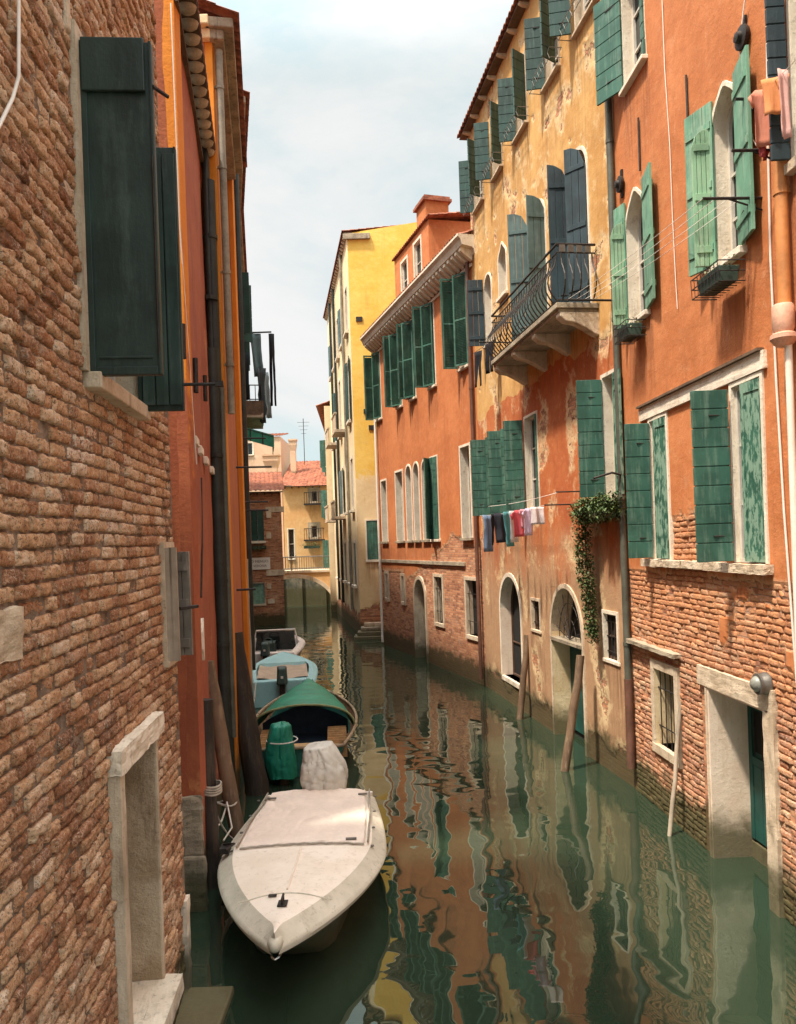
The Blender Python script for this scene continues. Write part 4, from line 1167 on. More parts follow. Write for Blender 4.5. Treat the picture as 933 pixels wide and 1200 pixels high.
# ================================================================ RIGHT 3b: tall red block behind
d3 = (Vector((-.69,30.7,0))-Vector((2.29,21,0))).normalized(); nrm = Vector((-d3.y, d3.x, 0)) # outward
Pn = Vector((2.29,21,0))+d3*((27.2-21)/d3.y) - nrm*1.15
Pf = Vector((2.29,21,0))+d3*((31.2-21)/d3.y) - nrm*1.15
F = Facade(None, (Pn.x, Pn.y), (Pf.x, Pf.y)); 
house('tall_house', F, 'tall narrow red house rising behind the white cornice, with a chimney')
ztop = F.zat(0, 257)
for (xa, xb, yt, yb) in ((486,494,283,330),(471,478,306,348)):
    window(F, xa, xb, yt, yb, xr=(xa+xb)/2, fw=.1, depth=.12, sill=.06, mull=(0,1))
make_wall(F, 0, ztop, M['plaster_red'], res=.3, depth=7)
G = F.second((Pn.x+7, Pn.y+1.6), (Pn.x, Pn.y)); 
make_wall(G, 11.5, ztop, M['plaster_red'], res=.3, depth=.3, x0=0, x1=G.L-.002)
d = MB()
for k in range(7): d.box(G.L-1.95, G.L-1.45, .0, .06, 12.4+k*.38, 12.6+k*.38)
G.put(d, 'brick_quoins', M['tile'])
rf = tile_roof(F, -.35, F.L+.05, ztop+.01, run=7, over=.1, slope=9)
zct = F.zat(.8, 236); d = MB(); d.box(.25, 1.25, -.9, -.004, ztop-.2, zct-.2); ch = F.put(d, 'chimney', M['plaster_red'], parent=rf)
d = MB(); d.box(.15, 1.35, -1.0, .1, zct-.199, zct-.1); d.box(.21, 1.29, -.95, .04, zct-.099, zct); F.put(d, 'chimney_cap', M['tile'], parent=rf)

# ================================================================ RIGHT 4: yellow house
F = Facade(None, (-1.75, 33.5), (-3.78, 46.0)); D = F
house('yellow_house', F, 'tall yellow house with a cream canal front, second farthest on the right')
H4 = F.zat(.3, 277)
make_front = F.second((6.0, 33.48), (-1.752, 33.48), near='lo')
G = make_front
cols = [(413,407),(403,398),(394,390),(387,384)]
ymid = {0:370, 1:450, 2:530, 3:640}
def zD(x, y): return F.px(x, y)[1]
floors = [(13.6, 15.6), (9.6, 12.4), (5.6, 7.9), (2.2, 4.1)]
ss_ = [1.3, 3.6, 5.9, 8.2, 10.6]
mats4 = ['green_dark','green_mid','bluegrey']
for fi, (z0_, z1_) in enumerate(floors):
    for si, s_ in enumerate(ss_):
        arched = fi == 1 and si < 2
        shp = [] 
        if fi == 3: shp = [dict(side='far', ang=4, mat='green_mid', style='h', w=.44, y=-.03), dict(side='near', ang=4, mat='green_mid', style='h', w=.44, y=-.03)]
        elif (fi + si) % 3 == 1: shp = [dict(side='far', ang=172, mat='green_dark' if fi == 1 else 'bluegrey', style='h', w=.45), dict(side='near', ang=172, mat='green_dark' if fi == 1 else 'bluegrey', style='h', w=.45)]
        window(F, 0,0,0,0, rect=(s_-.45, s_+.45, z0_, z1_), arch=1.0 if arched else 0, fw=.14, depth=.25, sill=.12, jamb='stone_white', sill_out=.16, mull=(1,1), shut=shp)
def zone4(s, z): return 0
make_wall(F, -1, H4, M['plaster_cream'], res=.3, depth=8, peel=lambda s, z: min(1, max(0, .5+(.9-z+.5*nz(s, z, .8))*.9)))
# gable wall facing the camera (yellow), two shuttered windows
xl, xr_ = G.px(444, 630)[0], G.px(430, 630)[0]
zt_, zb_ = G.px(437, 610)[1], G.px(437, 656)[1]
window(G, 0,0,0,0, rect=(xl, xr_, zb_, zt_), fw=.06, depth=.1, sill=.1, sash=None, mull=(0,0), shut=[dict(side='lo', ang=3, mat='green_mid', style='h', w=(xr_-xl)*.5, y=-.02), dict(side='hi', ang=3, mat='green_mid', style='h', w=(xr_-xl)*.5, y=-.02)])
def peelG(s, z):
    return min(1, max(0, .5 + (1.5 + .9*nz(s, z, 1.0) - z)*.9))
make_wall(G, -1, H4, M['plaster_yellow'], res=.2, depth=.5, peel=peelG, zone=lambda s, z: sst(z, 9, 5), x1=G.L-.002)
d = MB(); d.add([(G.L, -.01, H4), (0, -.01, H4), (0, -.01, H4+1.0)], [(0,1,2)]); d.add([(G.L, -.4, H4), (0, -.4, H4), (0, -.4, H4+1.0)], [(0,1,2)]); G.put(d, 'gable', M['plaster_yellow'], fix=False)
tile_roof(F, -.12, F.L+.1, H4+.06, run=9, over=.24, slope=7.3, row=.24)
eave(F, -.1, F.L+.1, H4+.03, over=.2, rafter=.4, rmat='stone', rw=.1)
d = MB(); d.box(G.L-1.0, G.L+.18, 0, .14, H4-.3, H4-.05); G.put(d, 'cornice', M['stone_dirty'], bev=.02)
d = MB()
for (x, y) in ((421,374),(430,482),(436,501)):
    q = G.px(x, y); d.box(q[0]-.14, q[0]+.14, 0, .04, q[1]-.1, q[1]+.1)
G.put(d, 'tie_plates', M['iron'])
for s_ in (2.4, 7.0, 9.4): pipe(F, [(s_,.1,H4),(s_,.1,1)], .07, 'pipe_dark' if s_ > 3 else 'pipe_grey')
# small balconies on the canal front
for (s_, z_) in ((3.6, 9.6), (8.2, 9.6), (5.9, 5.6), (10.6, 5.6)):
    d = MB(); d.box(s_-.9, s_+.9, -.02, .62, z_-.26, z_-.13); bb = F.put(d, 'balcony', M['stone'])
    d = MB()
    for k in range(10): d.tube([(s_-.85+1.7*k/9, .56, z_-.13), (s_-.85+1.7*k/9, .56, z_+.6)], .035, 6)
    d.box(s_-.9, s_+.9, .5, .62, z_+.6, z_+.68)
    F.put(d, 'balustrade', M['stone'], parent=bb)
# stone water steps at its foot
d = MB()
for k in range(4): d.box(G.L-2.0+.12*k, G.L+.25-.14*k, 0.001, 1.1-.22*k, -.5 if k == 0 else .12+.17*(k-1), .12+.17*k)
st = d.build('stone_steps', M['stone'], None, bev=.02); st.matrix_world = G.T
tag(st, 'worn stone water steps at the foot of the yellow house', 'steps')

# a further cream house behind it, low
F = Facade(None, (-4.2, 46.6), (-5.0, 64.0))
house('cream_house', F, 'cream house beyond the small bridge on the right bank')
for z0_ in (2.6, 5.8, 9):
    for s_ in (2, 5, 8, 11): window(F, 0,0,0,0, rect=(s_-.5, s_+.5, z0_, z0_+1.8), mull=(0,1), shut=[dict(side='far', ang=110, mat='green_mid', style='h', w=.5)])
make_wall(F, -1, 12.5, M['plaster_cream'], res=.6, depth=8)
tile_roof(F, 0, F.L, 12.51, run=5, over=.5, row=.3)
# ================================================================ LEFT 1: rough brick house (nearest)
F = Facade(None, (-2.05, 7.0), (-1.498, .0), near='hi'); L1 = F
house('brick_house', F, 'old rough brick house filling the left foreground')
# window with two boxed shutters standing out
sN = F.px(104, 440)[0]; sF = F.px(161, 480)[0]; zsl = F.px(108, 440)[1]; zt = F.zat(sN, 54)
w_, r_ = window(F, 0,0,0,0, rect=(min(sN,sF), max(sN,sF), zsl, zt), fw=.10, frame='stone', depth=.2, sill=.10, sill_out=.09, sill_w=.05, mull=(1,2), proud=.02)
nh = r_[1]
# near shutter: framed box section with its folded top cover
def boxed(F, par, hx, z0, z1, w, th, mat, lab, cover=True):
    mb = MB(); fr = .035
    mb.box(hx-th, hx, .02, .02+w, z0, z1)
    o = F.put(mb, 'shutter', M[mat], parent=par, bev=.006); o['label'] = lab
    d = MB(); x = hx+.001
    d.box(x, x+.012, .02, .02+fr, z0, z1); d.box(x, x+.012, .02+w-fr*.5, .02+w, z0, z1); d.box(x, x+.010, .055, w, z0, z0+.05)
    d.box(x, x+.008, .055+.02, w-.03, z0+.10, z0+.115)
    F.put(d, 'shutter_frame', M['blackgreen'], parent=par, bev=.004)
    if cover:
        d = MB(); d.box(x+.001, x+.03, .03, w-.02, z1-.32, z1+.01); F.put(d, 'shutter_hood', M['blackgreen'], parent=par, bev=.008)
    return o
boxed(F, w_, nh+.02, r_[2]-.02, r_[3]+.02, .43, .05, 'blackgreen', 'near black green boxed shutter leaf')
boxed(F, w_, r_[0]+.03, r_[2]-.04, r_[3]-.04, .34, .04, 'blackgreen2', 'far black green shutter leaf with a plank face', cover=False)
d = MB()
for k in range(3): d.box(r_[0]+.045, r_[0]+.058, .06+k*.1, .15+k*.1, r_[2]-.0, r_[3]-.1)
F.put(d, 'plank', M['blackgreen2'], parent=w_, bev=.003)
d = MB(); d.tube([(r_[0]+.02,.30,r_[2]+.16),(r_[0]+.02,.62,r_[2]+.16)], .014, 6); d.box(r_[0]+.0, r_[0]+.04, .60, .66, r_[2]+.14, r_[2]+.18)
F.put(d, 'latch_bar', M['iron'], parent=w_); d = MB(); d.tube([(nh+.01,.45,r_[3]-.25),(nh-.1,.52,r_[3]-.25)], .012, 6); F.put(d, 'shutter_hook', M['iron'], parent=w_); d = MB(); d.tube([(nh+.05,.44,r_[3]-.7),(nh+.05,.44,r_[2]+.1)], .006, 5)
F.put(d, 'latch_bar', M['iron'], parent=w_)
# niche
na, nb2 = F.px(138, 980)[0], F.px(180, 862)[0]; nt_ = F.px(140, 900)[1]; nbm = F.px(193, 1140)[1]
n0, n1 = min(na, nb2), max(na, nb2)
rN = (n0, n1, nbm, nt_)
F.holes.append((n0, n1, nbm, nt_, 0, 0))
d = MB(); 
dep = .24
d.add([(n0,.0,nbm),(n0,-dep,nbm),(n0,-dep,nt_),(n0,.0,nt_)], [(0,1,2,3)]); d.add([(n1,.0,nbm),(n1,-dep,nbm),(n1,-dep,nt_),(n1,.0,nt_)], [(0,1,2,3)])
P = [[(n0+(n1-n0)*i/12, -dep+.012*nz(i*.4, j*.3, 1), nbm+(nt_-nbm)*j/20) for j in range(21)] for i in range(13)]
d.grid(P); d.add([(n0,.0,nt_),(n0,-dep,nt_),(n1,-dep,nt_),(n1,.0,nt_)], [(0,1,2,3)])
nich = F.put(d, 'niche', M['plaster_niche'], fix=False)
d = MB(); d.box(n0-.06, n1+.12, -.02, .075, nt_+.001, nt_+.16); roughen(F.put(d, 'niche_lintel', M['stone_white'], parent=nich), .022)
d = MB(); d.box(n1+.001, n1+.11, -.05, .06, nbm-.1, nt_); roughen(F.put(d, 'niche_jamb', M['stone'], parent=nich), .010)
d = MB(); d.box(n0-.05, n0-.001, -.05, .02, nbm, nt_); F.put(d, 'niche_side', M['stone'], parent=nich, bev=.008)
d = MB(); d.box(n0-.08, n1+.14, -dep, .15, nbm-.14, nbm-.001); roughen(F.put(d, 'niche_sill', M['stone_white'], parent=nich), .018)
# small shuttered opening at the corner
sA_, sB_ = F.px(190, 710)[0], F.px(199, 710)[0]; 
sw0 = .10; zq1, zq0 = F.px(190, 642)[1], F.px(190, 778)[1]
w2, r2 = window(F, 0,0,0,0, rect=(sw0, sw0+.32, zq0, zq1), fw=.05, frame='stone', depth=.12, sill=.05, sill_out=.04, mull=(0,1), sash='sash_dark')
shutter(F, w2, 'hi', r2[1]+.02, zq0, zq1, .10, 90, M['pale_wood'], 'plain', hinges=False, label='pale narrow frame edge')
shutter(F, w2, 'lo', r2[0], zq0, zq1-.04, .15, 88, M['grey_wood'], 'v', nb=2, hinges=False, label='grey weathered narrow shutter')
d = MB(); d.tube([(r2[0]+.2,.10,(zq0+zq1)/2-.05),(r2[0],.22,(zq0+zq1)/2-.05)], .016, 6); F.put(d, 'latch', M['iron'], parent=w2)
# stones let into the bricks
sh_ = []
d = MB()
s_a = F.px(26, 742); d.box(s_a[0], s_a[0]+.62, -.05, .006, s_a[1]-.12, s_a[1]+.12); sh_.append((s_a[0]-.01, s_a[0]+.63, s_a[1]-.12, s_a[1]+.12))
roughen(F.put(d, 'wall_stone', M['stone']), .05, .3); d = MB()
s_b = F.px(62, 945); d.box(s_b[0], s_b[0]+.28, -.05, .004, s_b[1]-.10, s_b[1]+.10); 
d = MB()
s_c = F.px(96, 50); d.box(r_[1]+.12, r_[1]+.19, -.05, .010, s_c[1]-.1, 10); sh_.append((r_[1]+.11, r_[1]+.2, s_c[1]-.1, 10))
F.put(d, 'wall_stone', M['stone'], bev=.02)
# corner stone edge
d = MB(); d.box(-.03, .10, -.3, .03, -.4, .85); roughen(F.put(d, 'corner_stone', M['stone_white']), .02)
make_wall(F, -1, 10.0, M['mortar'], res=.25, depth=7, rough=.004)
for o in list(F.root.children):
    if o.name.startswith('wall') and o.data.materials[0] == M['mortar'] and not o.name.startswith('wall_stone'):
        for v in o.data.vertices:
            if abs(v.co.y) < .05 and 0 < v.co.x < F.L: v.co.y -= .019
ex = [(r_[0]-.10, r_[1]+.10, r_[2]-.10, r_[3]+.10), (n0-.05, n1+.11, nbm-.14, nt_+.16), (r2[0]-.05, r2[1]+.05, r2[2]-.05, r2[3]+.05), (-.1, .10, -1, .85)] + sh_
brick_field(F, 0.0, F.L, -.35, 9.95, M['bricks_left'], ex, row=.083, bl=.245, front=.0, jit=.007, rough=.0055, nx=11, nz=8, joint=.012, deep=.030)
tile_roof(F, 0, F.L, 10.0, run=6, over=.25)
wallcable(F, [(22,-40),(22,90),(15,115),(0,146),(-30,200)], .009, 'cable_white', out=.03)

# ================================================================ LEFT 2: rust red house
F = Facade(None, (-2.96, 12.4), (-2.3, 8.6), near='hi'); L2 = F
house('plastered_house', F, 'rust red plastered house with scalloped eaves behind the brick house on the left')
make_wall(F, -1, 10.2, M['plaster_left_red'], res=.12, depth=6, peel=lambda s, z: min(1, max(0, .16+.34*nz(s, z, 1.1, 4))), rough=.02)
G = F.second((-2.3, 8.6), (-2.3, 8.6))if False else None
G = Facade(F.root, (-2.298, 8.58), (-6.3, 8.58)); G.rel = F.Ti @ G.T
make_wall(G, 1.27, 10.2, M['plaster_left_red'], res=.1, depth=.25, x0=0, peel=lambda s, z: min(1, max(0, .10+.30*nz(s, z, 1.3, 4, 3)+.28*sst(z, 3.2, 1.4))), zone=lambda s, z: sst(z, 5.3, 6.6), name='end_wall')  # zone: sunlit orange of the upper wall put into its colour
d = MB(); d.box(-.04, 1.6, 0, .07, -.6, .60); d.box(-.02, 1.5, 0, .05, .61, 1.265); roughen(G.put(d, 'base_stones', M['stone_dirty'], bev=.03), .03)
rf = tile_roof(F, -.1, F.L+.05, 10.42, run=6, over=.24, row=.2, mat='tile', slope=16)
# scalloped row of upturned tiles under the eave
simple_boss = simple('pale_eave_boss', (.40,.32,.22), .8, .3, 5); n_ = int(F.L/.265)
for i in range(n_):
    x = .13+(F.L-.26)*i/(n_-1)
    d = MB(); d.lathe([(.001,-.085),(.05,-.08),(.078,-.05),(.09,0)], 12, Matrix.Translation((x, .115, 10.39)) @ Matrix.Diagonal((1, 1.25, 1, 1)))
    F.put(d, 'eave_boss', simple_boss, smooth=60)
d = MB(); d.box(-.05, F.L+.03, -.05, .23, 10.402, 10.43); d.box(0, F.L+.01, -.01, .05, 10.16, 10.24); F.put(d, 'eave', M['eave_wood'])
# slanting row of pale stone brackets and scars on the wall
for (x, y) in ((226,517),(232,528),(239,540),(246,551)):
    d = MB(); q = F.px(x, y); d.box(q[0]-.22, q[0]+.12, 0, .06, q[1]-.05, q[1]+.05)
    F.put(d, 'stone_bracket', M['stone_white'], bev=.01)
d = MB(); q = F.px(234, 750); d.prism([(q[0]-.1, q[1]+.25), (q[0]+.06, q[1]+.1), (q[0]+.1, q[1]-.1), (q[0]-.05, q[1]-.25)], .005, .05); F.put(d, 'broken_stone', M['stone_white'])
for (x, y0, y1) in ((229,420,460),(240,440,470),(214,380,420)):
    wallcable(F, [(x,y0),(x+1,y1)], .03, 'iron', name='wall_tie', out=.04)
wallcable(F, [(236,560),(237,640),(236,700)], .012, 'iron', name='wall_crack_iron', out=.01)
worldtube('wire', [G.world(.02,.03,10.1), G.world(.0,.05,7.6), F.world(F.L-.3,.05,5.0)], .008, 'cable_white', 'thin pale wire running down the corner of the rust red house', 'wire')
arms_ = MB(); q = F.px(262, 434)
for (x, y, L_) in ((264,548,1.0),(262,692,.6)):
    arms_ = MB(); q = F.px(min(x, 262), y); arms_.tube([(q[0],-.02,q[1]),(q[0],L_,q[1])], .022, 6)
    F.put(arms_, 'iron_arm', M['iron'])

# ================================================================ LEFT 3..5: houses beyond
def left_house(P0, P1, H, mat, label, corn=True, wins=(), res=.25, over=.35):
    F = Facade(None, P0, P1, near='hi'); house('plastered_house', F, label)
    for (s_, z0_, z1_, m_) in wins:
        window(F, 0,0,0,0, rect=(s_-.42, s_+.42, z0_, z1_), fw=.08, depth=.15, mull=(1,1), sill=.07, shut=[dict(side='near', ang=100, mat=m_, style='h', w=.42), dict(side='far', ang=100, mat=m_, style='h', w=.42)])
    make_wall(F, -1, H, M[mat], res=res, depth=7)
    G = Facade(F.root, P1, (P1[0]-6, P1[1])); G.rel = F.Ti @ G.T
    G = Facade(F.root, (P1[0]+.002, P1[1]-.02), (P1[0]-6, P1[1]-.02)); G.rel = F.Ti @ G.T
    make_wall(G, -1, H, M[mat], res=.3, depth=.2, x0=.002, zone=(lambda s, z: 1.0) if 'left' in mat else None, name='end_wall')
    tile_roof(F, -.1, F.L+.25, H+.02, run=6, over=over+.1, row=.22)
    d = MB(); d.box(-.05, F.L+.18, -.1, over, H-.16, H); d.box(0, F.L+.12, -.05, over*.55, H-.32, H-.161); F.put(d, 'cornice', M['stone_dirty'], bev=.02)
    d = MB(); d.box(0, 3, 0, .22, H-.16, H-.002); d.box(0, 3, 0, .12, H-.32, H-.161); G.put(d, 'end_cornice', M['jamb_ochre'], bev=.02)
    return F, G
def lx(y): return -2.3-.1735*(y-8.6)
F3, G3 = left_house((-3.50, 17.0), (-2.72, 12.4), 12.5, 'plaster_left_orange', 'bright orange tall house with a grey drainpipe at its corner, behind the rust red house', wins=[])
pipe(F3, [(F3.L-.06,.10,12.1),(F3.L-.06,.10,6.2)], .06, 'pipe_grey', collars=[(F3.L-.06,.10,z) for z in (7.0,8.5,10.2,11.5)])
pipe(G3, [(.14,.14,10.4),(.14,.14,7.2)], .06, 'pipe_dark')
pipe(G3, [(.14,.14,7.2),(.14,.14,.2)], .115, 'pipe_dark', collars=[(.14,.14,z) for z in (2.5,5.5,8)])
pipe(G3, [(.02,.10,6.6),(.02,.10,1.0)], .05, 'pipe_green')
pipe(L2, [(.14,.12,9.9),(.14,.12,.2)], .09, 'pipe_dark', collars=[(.14,.12,z) for z in (3.5,6.5,9.0)])
F4, G4 = left_house((-4.62, 22.5), (-3.40, 17.05), 14.0, 'plaster_left_red', 'red brown tall house with dark shutters past the orange corner house on the left', wins=[(2.2,9.6,11.2,'green_dark')])
F5, G5 = left_house((lx(39.5), 39.5), (-4.66, 22.55), 15.2, 'plaster_dark', 'dark brown house with a washing balcony and green awning, far left bank', wins=[(9,11.2,12.8,'green_dark')])
# balcony on 5
F = F5; s0b = F.L-4.6; zb_ = 8.55
d = MB(); d.box(s0b-1.2, s0b+1.4, -.02, .85, zb_-.14, zb_); bb = F.put(d, 'balcony', M['stone_dirty'])
d = MB()
for k in range(14): d.tube([(s0b-1.15+2.5*k/13,.8,zb_),(s0b-1.15+2.5*k/13,.8,zb_+.95)], .014, 5)
for k in range(5): d.tube([(s0b+1.35,.05+.75*k/4,zb_),(s0b+1.35,.05+.75*k/4,zb_+.95)], .014, 5)
d.tube([(s0b-1.15,0,zb_+.95),(s0b-1.15,.8,zb_+.95),(s0b+1.35,.8,zb_+.95),(s0b+1.35,0,zb_+.95)], .02, 6, cap=False)
d.tube([(s0b-1.15,.8,zb_),(s0b-1.15,.8,zb_+2.6)], .015, 5); d.tube([(s0b+1.35,.8,zb_),(s0b+1.35,.8,zb_+1.6)], .012, 5)
F.put(d, 'railing', M['iron'], parent=bb)
d = MB(); d.box(s0b-1.0, s0b+1.38, .81, .87, zb_-.05, zb_+.42); d.box(s0b+1.36, s0b+1.41, .15, .8, zb_-.05, zb_+.42); F.put(d, 'rail_screen', M['eave_wood'], parent=bb)
# awning: striped green cloth
d = MB(); za_ = 8.15
P = [[(s0b-1.2+2.6*i/20, 0.02+1.15*j/4, za_-.35*j/4-.03*math.sin(math.pi*j/4)) for j in range(5)] for i in range(21)]
d.grid(P); P = [[(s0b-1.2+2.6*i/20, 1.17+.01*math.sin(i*2.2), za_-.35-z_) for z_ in (0,.18,.34+.03*(i % 2))] for i in range(21)]; d.grid(P)
P = [[(s0b+1.4+.004*(i % 2), 0.02+1.15*i/8, za_-.35*i/8-z_) for z_ in (0,.2,.42)] for i in range(9)]; d.grid(P)
aw = F.put(d, 'awning', simple('green_awning_cloth', (.02,.20,.12), .7, .3, 3), fix=False, solid=.01)
d = MB(); 
for u in (0, .5, 1): d.tube([(s0b-1.2+2.6*u,.0,za_-.05),(s0b-1.2+2.6*u,1.17,za_-.4)], .018, 6)
for u in (.35,.7): d.box(s0b+1.405, s0b+1.42, 1.15*u-.02, 1.15*u+.02, za_-.35*u-.42, za_-.35*u)
F.put(d, 'awning_frame', M['iron'], parent=aw)
# washing pole and washing over that balcony
pw = W(318, 389, 26.6); pw0 = F5.world(F5.L-4, 0, pw.z)
worldtube('washing_pole', [(pw0.x, 26.6, pw.z), pw], .028, 'iron', 'dark pole sticking out over the far left balcony carrying washing', 'pole')
gr = 'dark washing over the far left balcony'
for (x, w_, h_, kk, c_, lab) in ((299,.35,1.5,'towel',(.12,.17,.17),'narrow grey green cloth hanging from the pole, left'),(318,.20,2.5,'trousers',(.02,.02,.022),'long black trousers hanging from the tip of the pole')):
    p_ = W(x, 391, 26.6); garment(kk, p_, w_*1.1, h_, R(20), clothmat(lab[:6], c_), lab, gr, amp=.05)
p_ = W(306, 431, 26.4); garment('towel', p_, .32, 1.9, R(50), clothmat('darkgrey', (.05,.055,.055)), 'dark grey towel hanging diagonal between pole and balcony', gr, amp=.08)
p_ = W(311, 436, 26.7); garment('towel', p_, .26, 1.6, R(40), clothmat('silver', (.30,.33,.32)), 'silvery cloth hanging behind the dark grey towel', gr, amp=.06)
for (x, y, w_, h_, lab) in ((277,388,.5,2.2,'black cloth hanging against the dark house above the balcony'),(283,412,.5,1.6,'dark blue cloth hanging against the wall above the balcony')):
    p_ = W(x, y, 25.2); garment('towel', p_, w_, h_, R(15), clothmat(lab[:7], (.02,.025,.028)), lab, gr, amp=.06)
# pipes and ivy on 4/5
pipe(F4, [(F4.L-2,.12,14),(F4.L-2,.12,1)], .09, 'pipe_dark')
pipe(F5, [(F5.L-.3,.12,14),(F5.L-.3,.12,.5)], .1, 'pipe_dark')
for z_ in (6.6, 5.1, 4.9): d = MB(); d.tube([(F4.L-1,-.02,z_),(F4.L-1,.6,z_)], .02, 6); F4.put(d, 'iron_arm', M['iron'])

# ================================================================ FAR END
# brick house standing across, with sign
F = Facade(None, (-6.02, 40.0), (-9.2, 39.47)); FH = F
house('brick_house', F, 'small red brick house with green shutters and a white sign at the canal bend')
window(F, 295, 309, 597, 634, xr=302, fw=.0, depth=.12, sill=.12, mull=(1,0), sill_out=.25, sill_mat='stone_white', shut=[dict(side='lo', ang=4, mat='green_dark', style='h', w=.30, y=-.02), dict(side='hi', ang=8, mat='green_dark', style='h', w=.28, y=-.01)])
window(F, 290, 310, 684, 708, xr=300, fw=.06, frame='stone_dirty', depth=.08, pane='glass_green', sash=None, sill=.10, sill_mat='stone', sill_out=.05)
he = F.px(320, 577)[1]
make_wall(F, -1, he, M['brick_only'], res=.15, depth=7.6, peel=lambda s, z: min(1, max(0, .70+.2*nz(s, z, 1.5, 4))))
d = MB()
for (xa, xb, ya, yb) in ((312,318,600,607),(312,318,624,631),(311,333,594,600),(312,334,668,674),(313,318,684,690),(314,322,702,707)):
    d = MB(); a = F.px(xa, ya); b_ = F.px(xb, yb); d.box(*sorted((a[0], b_[0])), -.02, .03, *sorted((a[1], b_[1]))); F.put(d, 'quoin', M['stone'], bev=.01)

sa_ = F.px(288, 654); sb_ = F.px(317, 667); x0_, x1_ = sorted((sa_[0], sb_[0])); z0_, z1_ = sorted((sa_[1], sb_[1]))
e = empty('street_sign', F.world((x0_+x1_)/2, 0.02, (z0_+z1_)/2), F.ang, label='white painted street name sign on the small brick house', cat='sign')
MB().box(-(x1_-x0_)/2, (x1_-x0_)/2, -.0, .03, -(z1_-z0_)/2, (z1_-z0_)/2).build('board', simple('white_sign_paint', (.78,.70,.62), .7, .06), e, bev=.01)
def text(body, size, par, loc, mat, name='lettering'):
    c = bpy.data.curves.new(name, 'FONT'); c.body = body; c.size = size; c.align_x = 'CENTER'; c.align_y = 'CENTER'; c.extrude = .004
    o = bpy.data.objects.new(name, c); COL.objects.link(o); bpy.context.view_layer.update()
    me = bpy.data.meshes.new_from_object(o.evaluated_get(bpy.context.evaluated_depsgraph_get()))
    bpy.data.objects.remove(o); me.materials.append(mat)
    o = bpy.data.objects.new(name, me); COL.objects.link(o); o.parent = par
    o.matrix_local = Matrix.Translation(loc) @ Matrix.Rotation(math.pi, 4, 'Z') @ Matrix.Rotation(R(90), 4, 'X')
    return o
sgm = simple('faded_sign_ink', (.16,.11,.10), .8)
text('RIO MENUO', .19, e, (0, .036, .11), sgm); text('O VERONA', .17, e, (0, .036, -.12), sgm)
rf = tile_roof(F, -.2, F.L, he+.05, run=5.0, over=.4, row=.24, slope=15)
eave(F, -.1, F.L, he+.04, over=.3, rafter=.35, rmat='eave_wood')
q = F.px(303, 641); e = empty('flower_box', F.world(q[0], .2, q[1]), F.ang, label='small hanging flower box under the green shutters of the little brick house', cat='planter')
MB().prismx([(-.08,-.12),(.08,-.12),(.11,.05),(-.11,.05)], -.4, .4).build('box', M['planter'], e); leaf_cloud([((i*.12-.36, .03, -.05), .2) for i in range(7)], 260, 1, .09, 31).build('plant', M['leaf_dry'], e, fix=False)
# bridge
F = Facade(None, (-3.4, 48.0), (-10.0, 48.0)); BF = F
house('bridge', F, 'small arched footbridge with iron railings across the end of the canal', cat='bridge')
cxs = F.px(346, 690)[0]; hs = 2.45; zs_ = .15; rise = F.px(346, 677)[1]-zs_
zd = F.px(366, 671)[1]
def archz(x, k=1.0, dr=0): 
    u = (x-cxs)/(hs+dr); return zs_+(rise+dr)*math.sqrt(max(0, 1-u*u)) if abs(u) < 1 else -1
for nm, y0_, y1_, mt in (('spandrel', -2.2, 0, 'plaster_far_orange'),):
    d = MB(); xs_ = sorted(set(list(np.linspace(0, F.L, 40))+[cxs-hs, cxs+hs]+list(cxs+hs*np.cos(np.linspace(0, math.pi, 30)))))
    for a, b_ in zip(xs_[:-1], xs_[1:]):
        if b_-a < 1e-6: continue
        za, zb2 = archz(a+1e-7), archz(b_-1e-7)
        d.hexa([(a,y1_,za),(b_,y1_,zb2),(b_,y0_,zb2),(a,y0_,za),(a,y1_,zd),(b_,y1_,zd),(b_,y0_,zd),(a,y0_,zd)])
    F.put(d, nm, M[mt])
    d = MB(); P = []
    for i in range(33):
        t_ = math.pi*i/32; P.append([(cxs+(hs+r_)*math.cos(t_), yy, zs_+(rise+r_)*math.sin(t_)) for (r_, yy) in ((-.02,-.1),(-.02,.05),(.22,.05),(.22,-.05))])
    d.grid(P); F.put(d, 'arch_ring', M['stone'], fix=False)
d = MB(); d.box(0, F.L, -2.25, .08, zd+.002, zd+.16); F.put(d, 'deck', M['stone'], bev=.02)
for yy in (.0, -2.15):
    d = MB(); 
    for z_ in (zd+.25, zd+1.0): d.tube([(0,yy,z_),(F.L,yy,z_)], .022, 6)
    for k in range(46): d.tube([(F.L*k/45,yy,zd+.16),(F.L*k/45,yy,zd+1.0)], .011, 5)
    for k in (.8, 3.3, 5.8): d.box(k-.03, k+.03, yy-.03, yy+.03, zd+.16, zd+1.1)
    F.put(d, 'railing', M['iron_grey'])
d = MB(); d.box(-12, -2.2, 52.0, 52.6, -1, 2.3); [d.box(x_, x_+.35, 51.85, 51.999, -1, 2.2) for x_ in (-8.2,-6.9,-5.3)]; 
tag(d.build('arch_shade_wall', stonemat('shade_stained_quay', (.07,.075,.055), (.20,.17,.12), (.03,.03,.02), .8, .02, 1.2), None, bev=.02), 'dark stained wall added for the shade seen through the arch of the footbridge', 'wall')  # wall put in, its stone coloured dark to stand for shade
